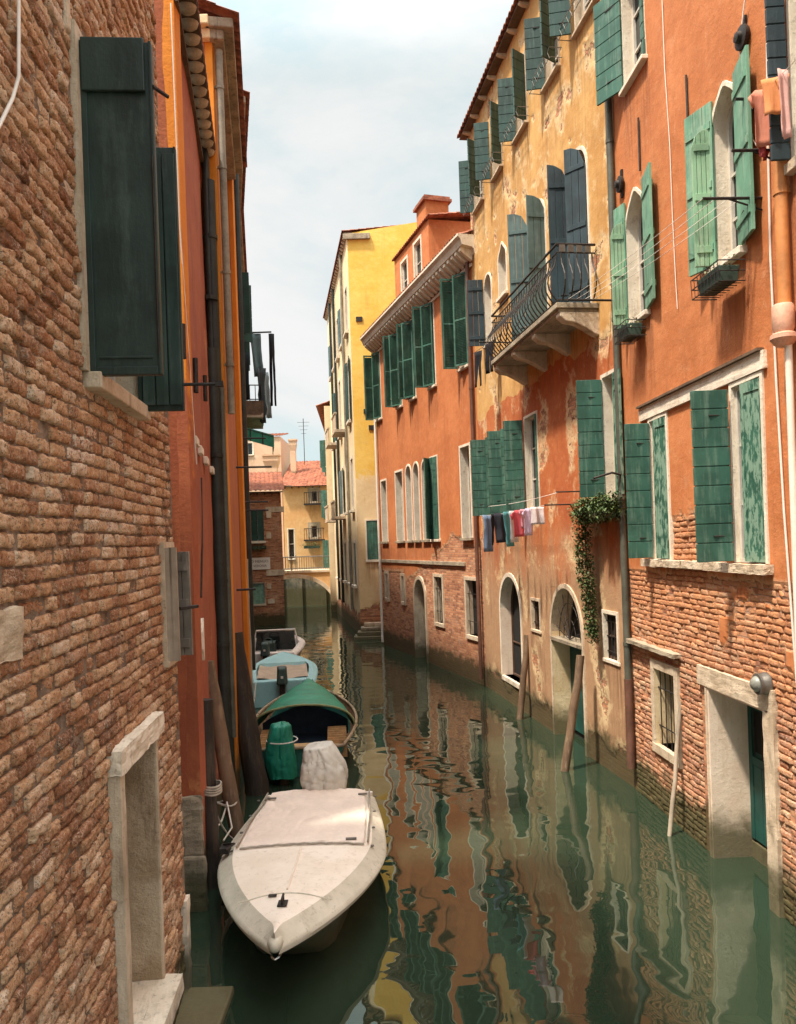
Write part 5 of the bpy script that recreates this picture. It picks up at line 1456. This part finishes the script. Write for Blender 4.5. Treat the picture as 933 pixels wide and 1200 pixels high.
# orange house behind the bridge
F = Facade(None, (-2.5, 57.0), (-8.4, 57.0)); OH = F
house('orange_house', F, 'small orange house with balconied windows standing behind the footbridge')
ho = F.px(360, 570)[1]
for (yt, yb) in ((575,588),(616,630)):
    window(F, 365, 372, yt, yb, xr=368, fw=.25, frame='stone_dirty', depth=.15, mull=(0,0), sill=.15, sill_out=.4, sill_mat='stone')
    s_, z_ = F.px(369, yb+2)
    d = MB()
    for k in range(9): d.tube([(s_-.7+1.4*k/8,.55,z_),(s_-.7+1.4*k/8,.55,z_+.8)], .02, 5)
    d.tube([(s_-.7,0,z_+.8),(s_-.7,.55,z_+.8),(s_+.7,.55,z_+.8),(s_+.7,0,z_+.8)], .025, 5, cap=False); d.box(s_-.75, s_+.75, -.02, .6, z_-.12, z_)
    F.put(d, 'balcony', M['iron'])
window(F, 338, 345, 620, 655, xr=341, fw=.06, depth=.15, mull=(0,1))
make_wall(F, -1, ho, M['plaster_far_orange'], res=.3, depth=6)
rf = tile_roof(F, -.3, F.L+.2, ho+.05, run=6, over=.5, row=.28, slope=20)
eave(F, -.2, F.L+.1, ho+.04, over=.35, rafter=.5, rmat='eave_wood')
q = F.px(367, 641); e = empty('flower_box', F.world(q[0], .7, q[1]), F.ang, label='dark leafy plants on the lower balcony of the orange house behind the bridge', cat='planter')
MB().box(-.6,.6,-.1,.1,-.1,.1).build('box', M['planter'], e); leaf_cloud([((i*.18-.6, 0, .1), .28) for i in range(8)], 260, 1, .12, 33).build('plant', M['leaf'], e, fix=False)
# pale house and chimneys beyond
F = Facade(None, (-8.9, 60.0), (-16, 60.0))
house('pale_house', F, 'pale pink house rising behind the small brick house')
q0 = F.px(318, 530); hp = F.px(310, 512)[1]
for (x_, y_) in ((296,528),): 
    window(F, 290, 296, 519, 533, xr=293, fw=.1, depth=.12, mull=(0,0), shut=[])
make_wall(F, -1, hp, M['plaster_pink'], res=.5, depth=6)
tile_roof(F, .05, F.L, hp+.02, run=5, over=.12, row=.3, slope=10)
def chimney(x, ytop, ybot, Y, w, label, flare=True, mat='plaster_pink'):
    pt = W(x, ytop, Y); pb_ = W(x, ybot, Y)
    e = empty('chimney', (pt.x, Y, pb_.z), 0, label=label, cat='chimney'); H = pt.z-pb_.z
    d = MB(); d.box(-w/2, w/2, -w/2, w/2, 0, H-.9 if flare else H); d.build('shaft', M[mat], e)
    if flare:
        d = MB(); a, b_ = w*.5, w*.68
        d.hexa([(-a,-a,H-.9),(a,-a,H-.9),(a,a,H-.9),(-a,a,H-.9),(-b_,-b_,H-.45),(b_,-b_,H-.45),(b_,b_,H-.45),(-b_,b_,H-.45)]); d.box(-b_, b_, -b_, b_, H-.449, H-.12); d.box(-b_-.06, b_+.06, -b_-.06, b_+.06, H-.119, H)
        d.build('hood', M[mat], e)
    return e
chimney(343, 515, 562, 60, .42, 'slim tall white chimney against the sky above the orange house')
chimney(318, 533, 570, 52, .75, 'short wide flared chimney above the tiled roof of the small brick house')
an = empty('antenna', W(358, 566, 62), 0, label='thin television antenna on the far roof beside the white chimney', cat='antenna')
d = MB(); d.tube([(0,0,0),(0,0,5.2)], .03, 5)
for k in range(4): d.tube([(-.5+.1*k,0,4.9-.3*k),(.5-.1*k,0,4.9-.3*k)], .015, 4)
d.build('mast', M['iron'], an)
# back cover: far house beyond, closing the canal
F = Facade(None, (4, 72.0), (-30, 72.0))
house('far_house', F, 'long low ochre house far behind everything at the end of the canal')
for k in range(6): window(F, 0,0,0,0, rect=(4+k*4.5, 5+k*4.5, 3, 4.8), mull=(0,1))
make_wall(F, -1, 8.2, M['plaster_pink'], res=1.0, depth=8)
tile_roof(F, 0, F.L, 8.22, run=6, over=.5, row=.4)

# ================================================================ piles
def pile(name, pb_, pt, r0, r1, mat, label, n=12, cap=None):
    pb_, pt = Vector(pb_), Vector(pt); P = []; k = 14
    pb2 = pb_ + (pb_-pt).normalized()*1.2
    pts = [pb2.lerp(pt, i/k) + Vector((fbm(i*.4, pb_.x)*.02, fbm(i*.4, pb_.y)*.02, 0)) for i in range(k+1)]
    rs = [(r0+(r1-r0)*i/k)*(1+.06*fbm(i*.7, pb_.x*3)) for i in range(k+1)]
    mb = MB(); mb.tube(pts, rs, n)
    o = mb.build(name, M[mat], None, smooth=50); tag(o, label, 'post')
    return o
pile('mooring_pile', W(282,1000,10.2), W(243,775,10.4), .11, .095, 'brown_wood', 'long brown mooring pile leaning on the rust red wall')
pile('mooring_pile', W(249,1045,9.15), W(239,820,9.2), .11, .10, 'dark_wood', 'upright dark stump of a pile beside the grey base stones')
pile('mooring_pile', W(303,935,12.6), W(272,742,12.8), .20, .17, 'dark_wood', 'thick dark leaning pile just behind the long brown one')
pile('mooring_pile', W(288,800,17.6), W(283,655,17.6), .17, .15, 'pale_wood', 'bleached tall post standing behind the dark leaning pile')
pile('mooring_pile', W(252,950,11.2), W(251,868,11.2), .045, .045, 'pale_wood', 'short thin pale stake between the brown pile and the wall')
pile('mooring_pile', W(266,900,14.0), W(262,745,14.0), .16, .15, 'dark_wood', 'dark post against the rust red wall beside the drainpipes')
pile('mooring_pole', W(608,855,17.1), W(618,744,17.3), .075, .07, 'brown_wood', 'leaning brown pole beside the white arched window')
pile('mooring_pole', W(662,903,13.2), W(681,768,13.4), .075, .07, 'brown_wood', 'leaning brown pole in front of the arched water door')
pile('white_pole', W(785,981,10.2), W(801,786,10.35), .030, .028, 'pale_wood', 'thin pale pole leaning on the bricks beside the barred window')
rp = MB(); c_ = W(266, 940, 10.2)
rp.tube(sag(c_, W(249, 968, 9.2), .12), .012, 6); rp.tube([c_+Vector((.13*math.cos(a), .13*math.sin(a), .02*math.sin(a*2))) for a in np.linspace(0, 6.2, 16)], .013, 6)
c2 = W(247, 928, 9.17); 
for k in range(4): rp.tube([c2+Vector((.125*math.cos(a), .125*math.sin(a), .03*k+.01*math.sin(a*2))) for a in np.linspace(0, 6.28, 16)], .013, 6)
rp.tube(sag(W(244, 930, 9.1), W(284, 985, 9.9), .18), .012, 6)
tag(rp.build('mooring_rope', simple('old_rope', (.42,.37,.3), .9, .3, 12), None, smooth=60), 'old pale rope tied round the left mooring piles', 'rope')
# stone landing step at the bottom left
d = MB(); d.box(-2.9, -1.62, 6.35, 6.95, -.6, .06)
tag(d.build('stone_step', M['jamb_ochre'], None, bev=.02), 'pale stone step at water level beside the brick corner', 'step')
# ================================================================ BOATS
def boat(name, loc, rz, **kw):
    return empty(name, loc, rz, **kw)
def stations(L, B, sh0, sh1, full=.5, tr=.8, n=22, dead=.12, bowp=1.0, keel=-.12):
    """list of (x, halfbeam, sheer, keelz); x=0 stern .. L bow"""
    out = []
    for i in range(n+1):
        u = i/n
        if u < full: b_ = B*(tr+(1-tr)*math.sin(math.pi/2*u/full))
        else: b_ = B*max(0.0, 1-((u-full)/(1-full))**(1.9*bowp))**(.85)
        out.append((L*u, max(b_, .012), sh0+(sh1-sh0)*u**2, keel+(.0 if u < .75 else (u-.75)/.25*(sh1*.55))))
    return out
def hull_mesh(st, flare=.82):
    mb = MB(); P = []
    for (x, b_, s_, k_) in st:
        row = []
        prof = [(-b_, s_), (-b_*(flare+.1), s_*.62+k_*.38), (-b_*flare, s_*.3+k_*.7), (-b_*.55, k_+.06*(s_-k_)), (0, k_), (b_*.55, k_+.06*(s_-k_)), (b_*flare, s_*.3+k_*.7), (b_*(flare+.1), s_*.62+k_*.38), (b_, s_)]
        P.append([(x - (0 if x < st[-1][0]*.7 else (x/st[-1][0]-.7)/.3*.75*(1-(z-k_)/(s_-k_))), y, z) for y, z in prof])
    mb.grid(P); n_ = len(mb.v); mb.v += P[0]; mb.f.append(tuple(range(n_, n_+9)))
    return mb
# ---- 1. white motor boat, bow towards us
pb1 = W(322, 1082, 6.6); ps1 = W(374, 930, 10.7)
dirb = Vector((pb1.x-ps1.x, pb1.y-ps1.y, 0)); Lb = 4.15
e = boat('motor_boat', (ps1.x, ps1.y, 0), math.atan2(dirb.y, dirb.x), label='white motor boat with covered deck moored in the foreground, bow towards the viewer', cat='boat')
white = simple('white_gelcoat', (.74,.66,.58), .32, .05, 1.5, bump=.0006, spec=.5)
hullm = stonemat('shaded_hull_paint', (.13,.14,.11), (.20,.21,.17), (.06,.06,.04), .5, .002, .30, .4)  # shade below the gunwale put into the hull's darker base colour
rubm = stonemat('cream_rub_rail', (.54,.48,.37), (.66,.59,.47), (.24,.20,.14), .45, .002, -1, .5)
deckm = stonemat('warm_white_deck', (.80,.67,.54), (.88,.76,.64), (.50,.38,.27), .30, .0012, -1, .45)
st = stations(Lb, .91, .46, .58, full=.46, tr=.82, n=60, bowp=.86)
hull_mesh(st, .62).build('hull', hullm, e, smooth=50)
P = []; Q = []; K = []
for (x, b_, s_, k_) in st:
    w_ = min(.13, b_*.8); u = x/Lb; ri = .035+.02*u
    P.append([(x, -b_-.02, s_-.05), (x, -b_-.035, s_-.01), (x, -b_-.02, s_+.02), (x, -b_, s_+.03), (x, -(b_-w_), s_+.03+ri+.05)])
    Q.append([(x, b_+.02, s_-.05), (x, b_+.035, s_-.01), (x, b_+.02, s_+.02), (x, b_, s_+.03), (x, (b_-w_), s_+.03+ri+.05)])
    K.append([(x, -(b_-w_)*(1-j/4), s_+.08+ri+.035*(1-(1-j/4)**2)*min(1, b_*2)) for j in range(4)] + [(x, (b_-w_)*(j/4), s_+.08+ri+.035*(1-(j/4)**2)*min(1, b_*2)) for j in range(5)])
mb = MB(); mb.grid(P); mb.grid(Q)
mb.build('gunwale', rubm, e, smooth=40)
mb = MB(); mb.grid(K); mb.build('deck', deckm, e, smooth=40, fix=False)
tr_ = MB(); s0_ = st[0]; tr_.box(-.03, .02, -s0_[1], s0_[1], -.05, s0_[2]+.10); tr_.build('transom', white, e, bev=.015)
def deckz(x, y):
    i = min(range(len(st)), key=lambda k: abs(st[k][0]-x)); b_ = st[i][1]; s_ = st[i][2]; w_ = min(.13, b_*.8); ri = .035+.02*x/Lb
    return s_+.08+ri+.035*(1-min(1, abs(y)/(b_-w_))**2)
# cockpit cover
P = []
for i in range(65):
    x = .02+2.05*i/64; row = []
    for j in range(61):
        v_ = -1+2*j/60; wd = .66+.05*min(1, x/1.2); y = v_*wd
        z = deckz(x, y)+.035 + .012*nz(x*2.2, y*5, 1) - .012*max(0, .12-abs(nz(x*1.2+y, y*2.6-x, 1.3, 2, 5)))/.12
        edge = max(abs(v_), abs(i-32)/32)
        if edge > .97: z -= .04
        row.append((x+(.012*math.sin(j*.6) if i == 64 else 0), y, z))
    P.append(row)
mb = MB(); mb.grid(P); cov = mb.build('cockpit_cover', simple('pinkish_cover_cloth', (.80,.66,.55), .75, .08, 3, bump=.015, bscale=5), e, smooth=50, fix=False)
mb = MB()
for sd in (-1, 1): mb.tube([(x, sd*(.70+.04*min(1,x/1.2)), deckz(x, .7)+.03) for x in np.linspace(.05, 2.05, 10)], .012, 6)
mb.tube([(2.075, y, deckz(2.07, y)+.02+.004*math.sin(y*40)) for y in np.linspace(-.7, .7, 24)], .012, 6)
mb.build('cover_lacing', simple('grey_cord', (.33,.28,.22), .8), e, smooth=60)
mb = MB()
for x in (.3, .9, 1.5, 2.1):
    for sd in (-1, 1): mb.lathe([(.02,0),(.02,.012),(.001,.015)], 8, Matrix.Translation((x, sd*.79, deckz(x, .78)+.005)))
for x, y in ((.35,-.60),(2.0,.55),(.3,.62)): mb.box(x-.02, x+.02, y-.06, y+.06, deckz(x,y)+.04, deckz(x,y)+.055)
mb.build('snap_studs', M['iron_grey'], e)
# fore deck details
mb = MB(); mb.tube([(3.45+.18*math.cos(t_)*-1 if abs(t_) > 9 else 3.38-.10*(y/.45)**2*(-1), y, deckz(3.4, y)+.004) for t_, y in [(0, q) for q in np.linspace(-.44, .44, 12)]], .006, 5); mb.build('hatch_line', rubm, e)
mb = MB(); mb.tube([(x, .0, deckz(x, 0)+.004) for x in np.linspace(2.15, 3.3, 8)], .012, 6); mb.build('deck_ridge', deckm, e)
mb = MB(); xx = 3.62; zz = deckz(xx, 0)
mb.box(xx-.06, xx+.06, -.045, .045, zz, zz+.012); mb.tube([(xx-.03,.0,zz),(xx-.03,0,zz+.06)], .014, 6); mb.tube([(xx+.03,.0,zz),(xx+.03,0,zz+.06)], .014, 6); mb.tube([(xx-.07,.0,zz+.06),(xx+.07,0,zz+.06)], .012, 6)
F_ = None; mb.build('cleat', M['iron'], e, bev=.004); mb = MB(); mb.box(3.42, 3.46, -.16, -.08, deckz(3.6,.1)+.001, deckz(3.6,.1)+.012)
mb.build('deck_plate', M['iron'], e, bev=.004)
mb = MB(); mb.tube([(Lb-.14, .05, .50), (Lb-.02, .03, .50), (Lb+.0, 0, .49), (Lb-.02, -.03, .50), (Lb-.14, -.05, .50)], .010, 6); mb.build('bow_eye', simple('chrome', (.6,.6,.58), .25, .1, 3, metal=.9, bump=0), e)
mb = MB(); 
y_ = st[13][1]+.02
mb.box(1.95, 2.12, -y_-.04, -y_+.06, .60, .66); mb.tube([(2.0,-y_-.02,.67),(2.08,-y_+.12,.70),(2.2,-y_+.05,.68)], .014, 6); mb.build('mooring_cleat', M['iron'], e)
MB().lathe([(.001,-.07),(.035,-.062),(.062,-.035),(.07,0),(.062,.035),(.035,.062),(.001,.07)], 14, Matrix.Translation((Lb-.06, 0, .605)) @ Matrix.Diagonal((1.6,1,1,1))).build('bow_cap', rubm, e, smooth=60)
# covered outboard: wrinkled cloth bag over a cowling
def bag(L_, W_, H_, seed, n=28, m=18, amp=.03):
    P = []
    for i in range(m+1):
        v_ = i/m; z = -H_*.45+H_*v_
        rr = (1-max(0, v_-.45)**1.6*.62) if v_ > .5 else (.78+.22*math.sin(math.pi*v_))
        if i >= m-3: rr *= (.93, .76, .44, .04)[i-m+3]; z -= (0, .01, .02, .02)[i-m+3]*H_*1.6
        row = []
        for j in range(n+1):
            t_ = 2*math.pi*(j % n)/n; cx_, sy_ = math.cos(t_), math.sin(t_)
            q = (abs(cx_)**3.2+abs(sy_)**3.2)**(-1/3.2)
            f_ = rr*(1+amp*1.6*noise.fractal(Vector((cx_*1.5+seed, sy_*1.5, v_*1.6)), 1.0, 2.2, 3) - amp*2.0*max(0, .22-abs(noise.noise(Vector((cx_*1.9+seed*2, sy_*1.9, v_*1.2-cx_)))))/.22 - amp*1.2*max(0, .15-abs(noise.noise(Vector((cx_*3.1-seed, sy_*3.1+v_*2.5, v_*3.0)))))/.15 + amp*.9*math.sin(t_*5+v_*6+seed)*abs(noise.noise(Vector((cx_*2, sy_*2, v_*4+seed)))))
            row.append((L_/2*cx_*q*f_, W_/2*sy_*q*f_, z*(1+.02*math.sin(t_*3+seed))))
        P.append(row)
    return MB().grid(P)
e2 = empty('motor_root', (0,0,0)); bpy.data.objects.remove(e2)
mo = bag(.70, .76, .70, 3.1, n=80, m=48, amp=.06); 
mo.v = [(-.16+x*(1-.22*t)-.05*t, y*(1-.34*t)+.05*math.sin(t*2.5)-.10*t+.06, .84+z+.10*y*t) for x, y, z in mo.v for t in (min(1, max(0, (z+.30)/.62)),)]
mcov = mo.build('outboard_motor', simple('silvery_cover_cloth', (.62,.58,.50), .55, .1, 3, bump=.006, bscale=12), e, smooth=60, fix=False)
mb = MB(); mb.tube([(-.32,0,.65),(-.34,0,-.3)], .09, 10); mb.build('motor_leg', M['dark_wood'], mcov, smooth=50)
# ---- 2. green covered boat, stern towards us
pS = W(353, 872, 13.4); pB = W(362, 800, 18.0)
dv = Vector((pB.x-pS.x, pB.y-pS.y, 0))
e = boat('wooden_boat', (pS.x, pS.y, 0), math.atan2(dv.y, dv.x), label='wooden boat with a green tarpaulin hood moored behind the white boat', cat='boat')
Lg = 4.7; st = stations(Lg, 1.02, .50, .72, full=.42, tr=.72, n=24, bowp=1.1)
hg = simple('dark_green_hull', (.02,.10,.075), .45, .3, 3); 
hull_mesh(st, .78).build('hull', hg, e, smooth=50)
P = []
for (x, b_, s_, k_) in st:
    P.append([(x, -b_+.02, s_-.01), (x, -b_*.85, .22), (x, 0, .16), (x, b_*.85, .22), (x, b_-.02, s_-.01)])
mb = MB(); mb.grid(P); mb.build('inner_planking', simple('red_brown_planking', (.30,.11,.06), .6, .5, 6, col2=(.42,.25,.13)), e, fix=False)
mb = MB()
for sd in (-1, 1): 
    mb.tube([(x, sd*b_, s_+.01) for (x, b_, s_, k_) in st], .030, 6)
mb.tube([(0, -st[0][1], st[0][2]), (0, st[0][1], st[0][2])], .032, 6)
mb.build('gunwale', simple('worn_rail_wood', (.34,.24,.15), .7, .35, 6), e, smooth=60)
mb = MB(); mb.box(.3, .62, -st[2][1]+.06, st[2][1]-.06, .38, .42); mb.box(.05, .30, -.66, .66, .42, .46)
for i in range(7): mb.box(.35+i*.17, .37+i*.17, st[2][1]*.55, st[2][1]-.02, .20, .52); 
for i in range(7): mb.box(.35+i*.17, .37+i*.17, -st[2][1]+.02, -st[2][1]*.55, .20, .52)
mb.build('thwart', simple('orange_seat_wood', (.45,.27,.12), .6, .3, 6), e)
tarp = simple('green_tarpaulin', (.016,.20,.115), .5, .22, 2.2, bump=.01, bscale=6)
P = []
for i in range(26):
    u = i/25; x = 1.35+(Lg-1.15)*u*.98
    k_ = min(range(len(st)), key=lambda q: abs(st[q][0]-x)); b_ = st[k_][1]*.98+.0; s_ = st[k_][2]
    hgt = .34*(1-u)**.6+.16
    row = []
    for j in range(25):
        a = math.pi*j/24; y = -math.cos(a)*b_*(1-.42*u**.7); 
        z = s_-.02+hgt*math.sin(a)**.75 + .012*nz(x*3, y*4, 1, 3)+.012*math.sin(x*9)*math.sin(a)
        row.append((x-.12*math.sin(a)*(1-u), y, z))
    P.append(row)
mb = MB(); mb.grid(P); mb.build('tarpaulin', tarp, e, smooth=60, fix=False, solid=.008)
mb = MB(); row = P[0]; mb.tube(row, .022, 6, cap=False); mb.build('hood_hoop', simple('olive_hem', (.20,.22,.10), .7), e, smooth=60)
mb = MB(); mb.box(1.3, 3.2, -.7, .7, .2, .24); P2 = []
for i in range(10): P2.append([(2.0+.03*math.sin(j), -.85+1.7*j/14, .2+.6*i/9*(1-(abs(j-7)/7)**2*.5)) for j in range(15)])
mb.grid(P2); mb.build('inner_cover', simple('dark_blue_lining', (.015,.03,.05), .8), e, fix=False)
# its outboard in a green cover
mo = bag(.55, .50, .95, 8.4, n=64, m=40, amp=.055); mo.v = [(-.32+x*(1.1-.25*t), .30+y*(1.15-.35*t)+.04*math.sin(t*3), .55+z+.06*y*t) for x, y, z in mo.v for t in (min(1, max(0, (z+.42)/.9)),)]
gc = simple('emerald_cover_cloth', (.012,.20,.13), .5, .2, 3, bump=.006, bscale=9)
mcv = mo.build('outboard_motor', gc, e, smooth=60, fix=False)
mb = MB(); mb.tube([(-.34+.27*math.cos(a), .30+.26*math.sin(a), .74) for a in np.linspace(0, 6.28, 24)], .010, 5, cap=False); mb.build('cover_cord', M['cable_white'], mcv)
mb = MB(); mb.tube([(-.32,.30,.4),(-.34,.30,-.3)], .09, 10); mb.build('motor_leg', M['dark_wood'], mcv, smooth=50)
# green fender flap on the left
mb = MB(); mb.tube([(.05, .86, .5),(.0,.9,.2),(-.05,.88,.05)], [.07,.10,.05], 10); mb.build('fender', tarp, e, smooth=60)
def open_launch(pS, pB, Lx, Bm, hullc, decc, label, cover, wheel=False):
    dv = Vector((pB.x-pS.x, pB.y-pS.y, 0))
    e = boat('motor_boat', (pS.x, pS.y, 0), math.atan2(dv.y, dv.x), label=label, cat='boat')
    st = stations(Lx, Bm, .55, .70, full=.5, tr=.85, n=22)
    hull_mesh(st, .8).build('hull', hullc, e, smooth=50)
    # raised coaming with a deep cockpit
    P = []
    for (x, b_, s_, k_) in st:
        w_ = min(.2, b_*.6)
        P.append([(x,-b_,s_),(x,-b_-.02,s_+.04),(x,-(b_-w_*.5),s_+.10),(x,-(b_-w_),s_+.08),(x,-(b_-w_)*.98,.25 if .1*Lx < x < .62*Lx else s_+.09),(x,(b_-w_)*.98,.25 if .1*Lx < x < .62*Lx else s_+.09),(x,(b_-w_),s_+.08),(x,(b_-w_*.5),s_+.10),(x,b_+.02,s_+.04),(x,b_,s_)])
    MB().grid(P).build('deck', decc, e, smooth=35, fix=False)
    MB().box(-.03, .05, -st[0][1], st[0][1], .0, st[0][2]+.12).build('transom', decc, e, bev=.03)
    MB().box(.05, .4, -st[0][1]+.1, st[0][1]-.1, .3, st[0][2]+.09).build('stern_seat', decc, e, bev=.03)
    if cover:
        P = []
        for i in range(14):
            x = .45+ (Lx*.55)*i/13
            P.append([(x, -(Bm-.26)+(Bm-.26)*2*j/18, .66+.03*math.sin(i*.8+j*.5)-.05*math.sin(math.pi*j/18)) for j in range(19)])
        MB().grid(P).build('cockpit_cover', cover, e, smooth=60, fix=False)
    if wheel:
        mb = MB(); mb.prismx([(-Bm*.7,.3),(Bm*.7,.3),(Bm*.62,1.0),(-Bm*.62,1.0)], Lx*.60, Lx*.63); mb.build('windscreen', M['glass'], e)
        mb = MB(); mb.tube([(Lx*.615,-Bm*.74,.6),(Lx*.63,-Bm*.66,1.04),(Lx*.63,Bm*.66,1.04),(Lx*.615,Bm*.74,.6)], .035, 8, cap=False); mb.build('windscreen_frame', decc, e, smooth=50)
        mb = MB(); mb.box(Lx*.4, Lx*.55, -.05, .35, .3, .72); mb.tube([(Lx*.4, .15+.16*math.cos(a), .74+.16*math.sin(a)) for a in np.linspace(0, 6.28, 20)], .018, 6, cap=False); mb.build('console', M['blackgreen2'], e, bev=.02)
    mb = MB()
    mb.hexa([(-.42,-.14,.62),(-.02,-.14,.62),(-.02,.14,.62),(-.42,.14,.62),(-.36,-.10,1.02),(-.08,-.12,1.05),(-.08,.12,1.05),(-.36,.10,1.02)])
    mo_ = mb.build('outboard_motor', M['blackgreen2'], e, bev=.04)
    mb = MB(); mb.box(-.30, -.10, -.07, .07, -.3, .62); mb.build('motor_leg', M['dark_wood'], mo_, bev=.02)
    MB().box(-.43, -.421, -.03, .03, .78, .84).build('motor_badge', M['cable_white'], mo_)
    for sd in (-1, 1):
        mb = MB(); mb.tube([(x, sd*(b_+.02), s_+.0) for (x, b_, s_, k_) in st], .022, 6); mb.build('rub_rail', decc, e, smooth=60)
    return e
lb = simple('pale_aqua_paint', (.30,.52,.52), .45, .08, 3); lb2 = simple('turquoise_hull', (.10,.33,.32), .45, .15, 3)
open_launch(W(331, 800, 19.3), W(332, 762, 24.0), 4.4, .92, lb2, lb, 'pale aqua motor boat with a beige cockpit cover behind the green hooded boat', simple('beige_cover', (.42,.32,.23), .8, .12, 4, bump=.01, bscale=5))
wb = stonemat('off_white_boat', (.66,.56,.49), (.78,.68,.60), (.3,.22,.16), .4, .002, .25, .5)
open_launch(W(312, 770, 24.4), W(330, 735, 30.0), 5.2, 1.05, wb, wb, 'white open motor boat farthest up the canal with a dark windscreen', None, wheel=True)
# ropes of the boats
rp = simple('pale_rope', (.55,.5,.42), .9, .2, 12)
for pts, lab in (((W(300,800,14.8), W(295,848,14.4), W(301,905,13.9), W(286,880,12.7)), 'slack rope from the green boat to the dark pile'),
                 ((W(262,985,9.3), W(272,970,9.7), W(266,940,10.1)), 'short rope from the white boat to the brown pile')):
    tag(MB().tube(pts, .012, 6).build('mooring_rope', rp, None, smooth=60), lab, 'rope')

# ================================================================ SKY, SUN, CAMERA
SUN_EL, TRAVEL = 65.0, Vector((.82, .57, 0)).normalized()
w = bpy.data.worlds.new('World'); scene.world = w; w.use_nodes = True
t = w.node_tree; t.nodes.clear(); n = N(t)
out = n.n('ShaderNodeOutputWorld'); bg = n.n('ShaderNodeBackground')
t.links.new(bg.outputs[0], out.inputs[0])
sky = n.n('ShaderNodeTexSky', sky_type='NISHITA', sun_disc=False, sun_elevation=R(SUN_EL), air_density=1.0, dust_density=2.0, ozone_density=1.0)
src = -TRAVEL  # direction towards the sun (horizontal)
sky.sun_rotation = math.atan2(src.x, src.y)
tc = n.n('ShaderNodeTexCoord').outputs['Generated']
cl1 = n.noise(n.scalev(tc, (1, 1, 1.7)), 2.0, 9, .60, .5); cl2 = n.noise(n.scalev(tc, (1, 1, 1.6)), 5.5, 7, .62, .4)
cf = n.ss(n.math('ADD', n.math('MULTIPLY', cl1, .7), n.math('MULTIPLY', cl2, .3)), .30, .58)
cloud = n.mix(n.ss(cl1, .40, .66), (3.95, 4.15, 4.15), (4.75, 4.68, 4.62))
skyc = n.mix(.7, sky.outputs[0], (3.3, 4.5, 4.4))
el = n.n('ShaderNodeSeparateXYZ', {0: tc}).outputs[2]      # overcast is brightest high up; unseen zenith boosted further as fill for walls
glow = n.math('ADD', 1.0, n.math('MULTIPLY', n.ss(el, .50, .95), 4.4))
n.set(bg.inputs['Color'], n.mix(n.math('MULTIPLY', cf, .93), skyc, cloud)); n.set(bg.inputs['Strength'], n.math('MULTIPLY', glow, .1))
sd = bpy.data.lights.new('sun', 'SUN'); sd.energy = 3.9; sd.angle = R(4.0); sd.color = (1, .90, .76)
so = bpy.data.objects.new('sun', sd); COL.objects.link(so); so.location = (-10, -5, 30)
dirv = Vector((TRAVEL.x*math.cos(R(SUN_EL)), TRAVEL.y*math.cos(R(SUN_EL)), -math.sin(R(SUN_EL))))
so.rotation_euler = dirv.to_track_quat('-Z', 'Y').to_euler()
cd = bpy.data.cameras.new('camera'); cam = bpy.data.objects.new('camera', cd); COL.objects.link(cam); scene.camera = cam
cd.sensor_fit = 'VERTICAL'; cd.sensor_height = 36; cd.lens = 36*FPX/1200; cd.clip_end = 2000; cd.clip_start = .05
cam.matrix_world = Matrix.Translation((0, 0, EYE)) @ Matrix.Rotation(R(90), 4, 'X') @ Matrix.Rotation(-ROLL, 4, 'Z')
cd.shift_y = (CY-600)/1200
scene.view_settings.view_transform = 'Standard'; scene.view_settings.look = 'None'; scene.view_settings.gamma = 1; scene.view_settings.exposure = 1.0
scene.render.film_transparent = False
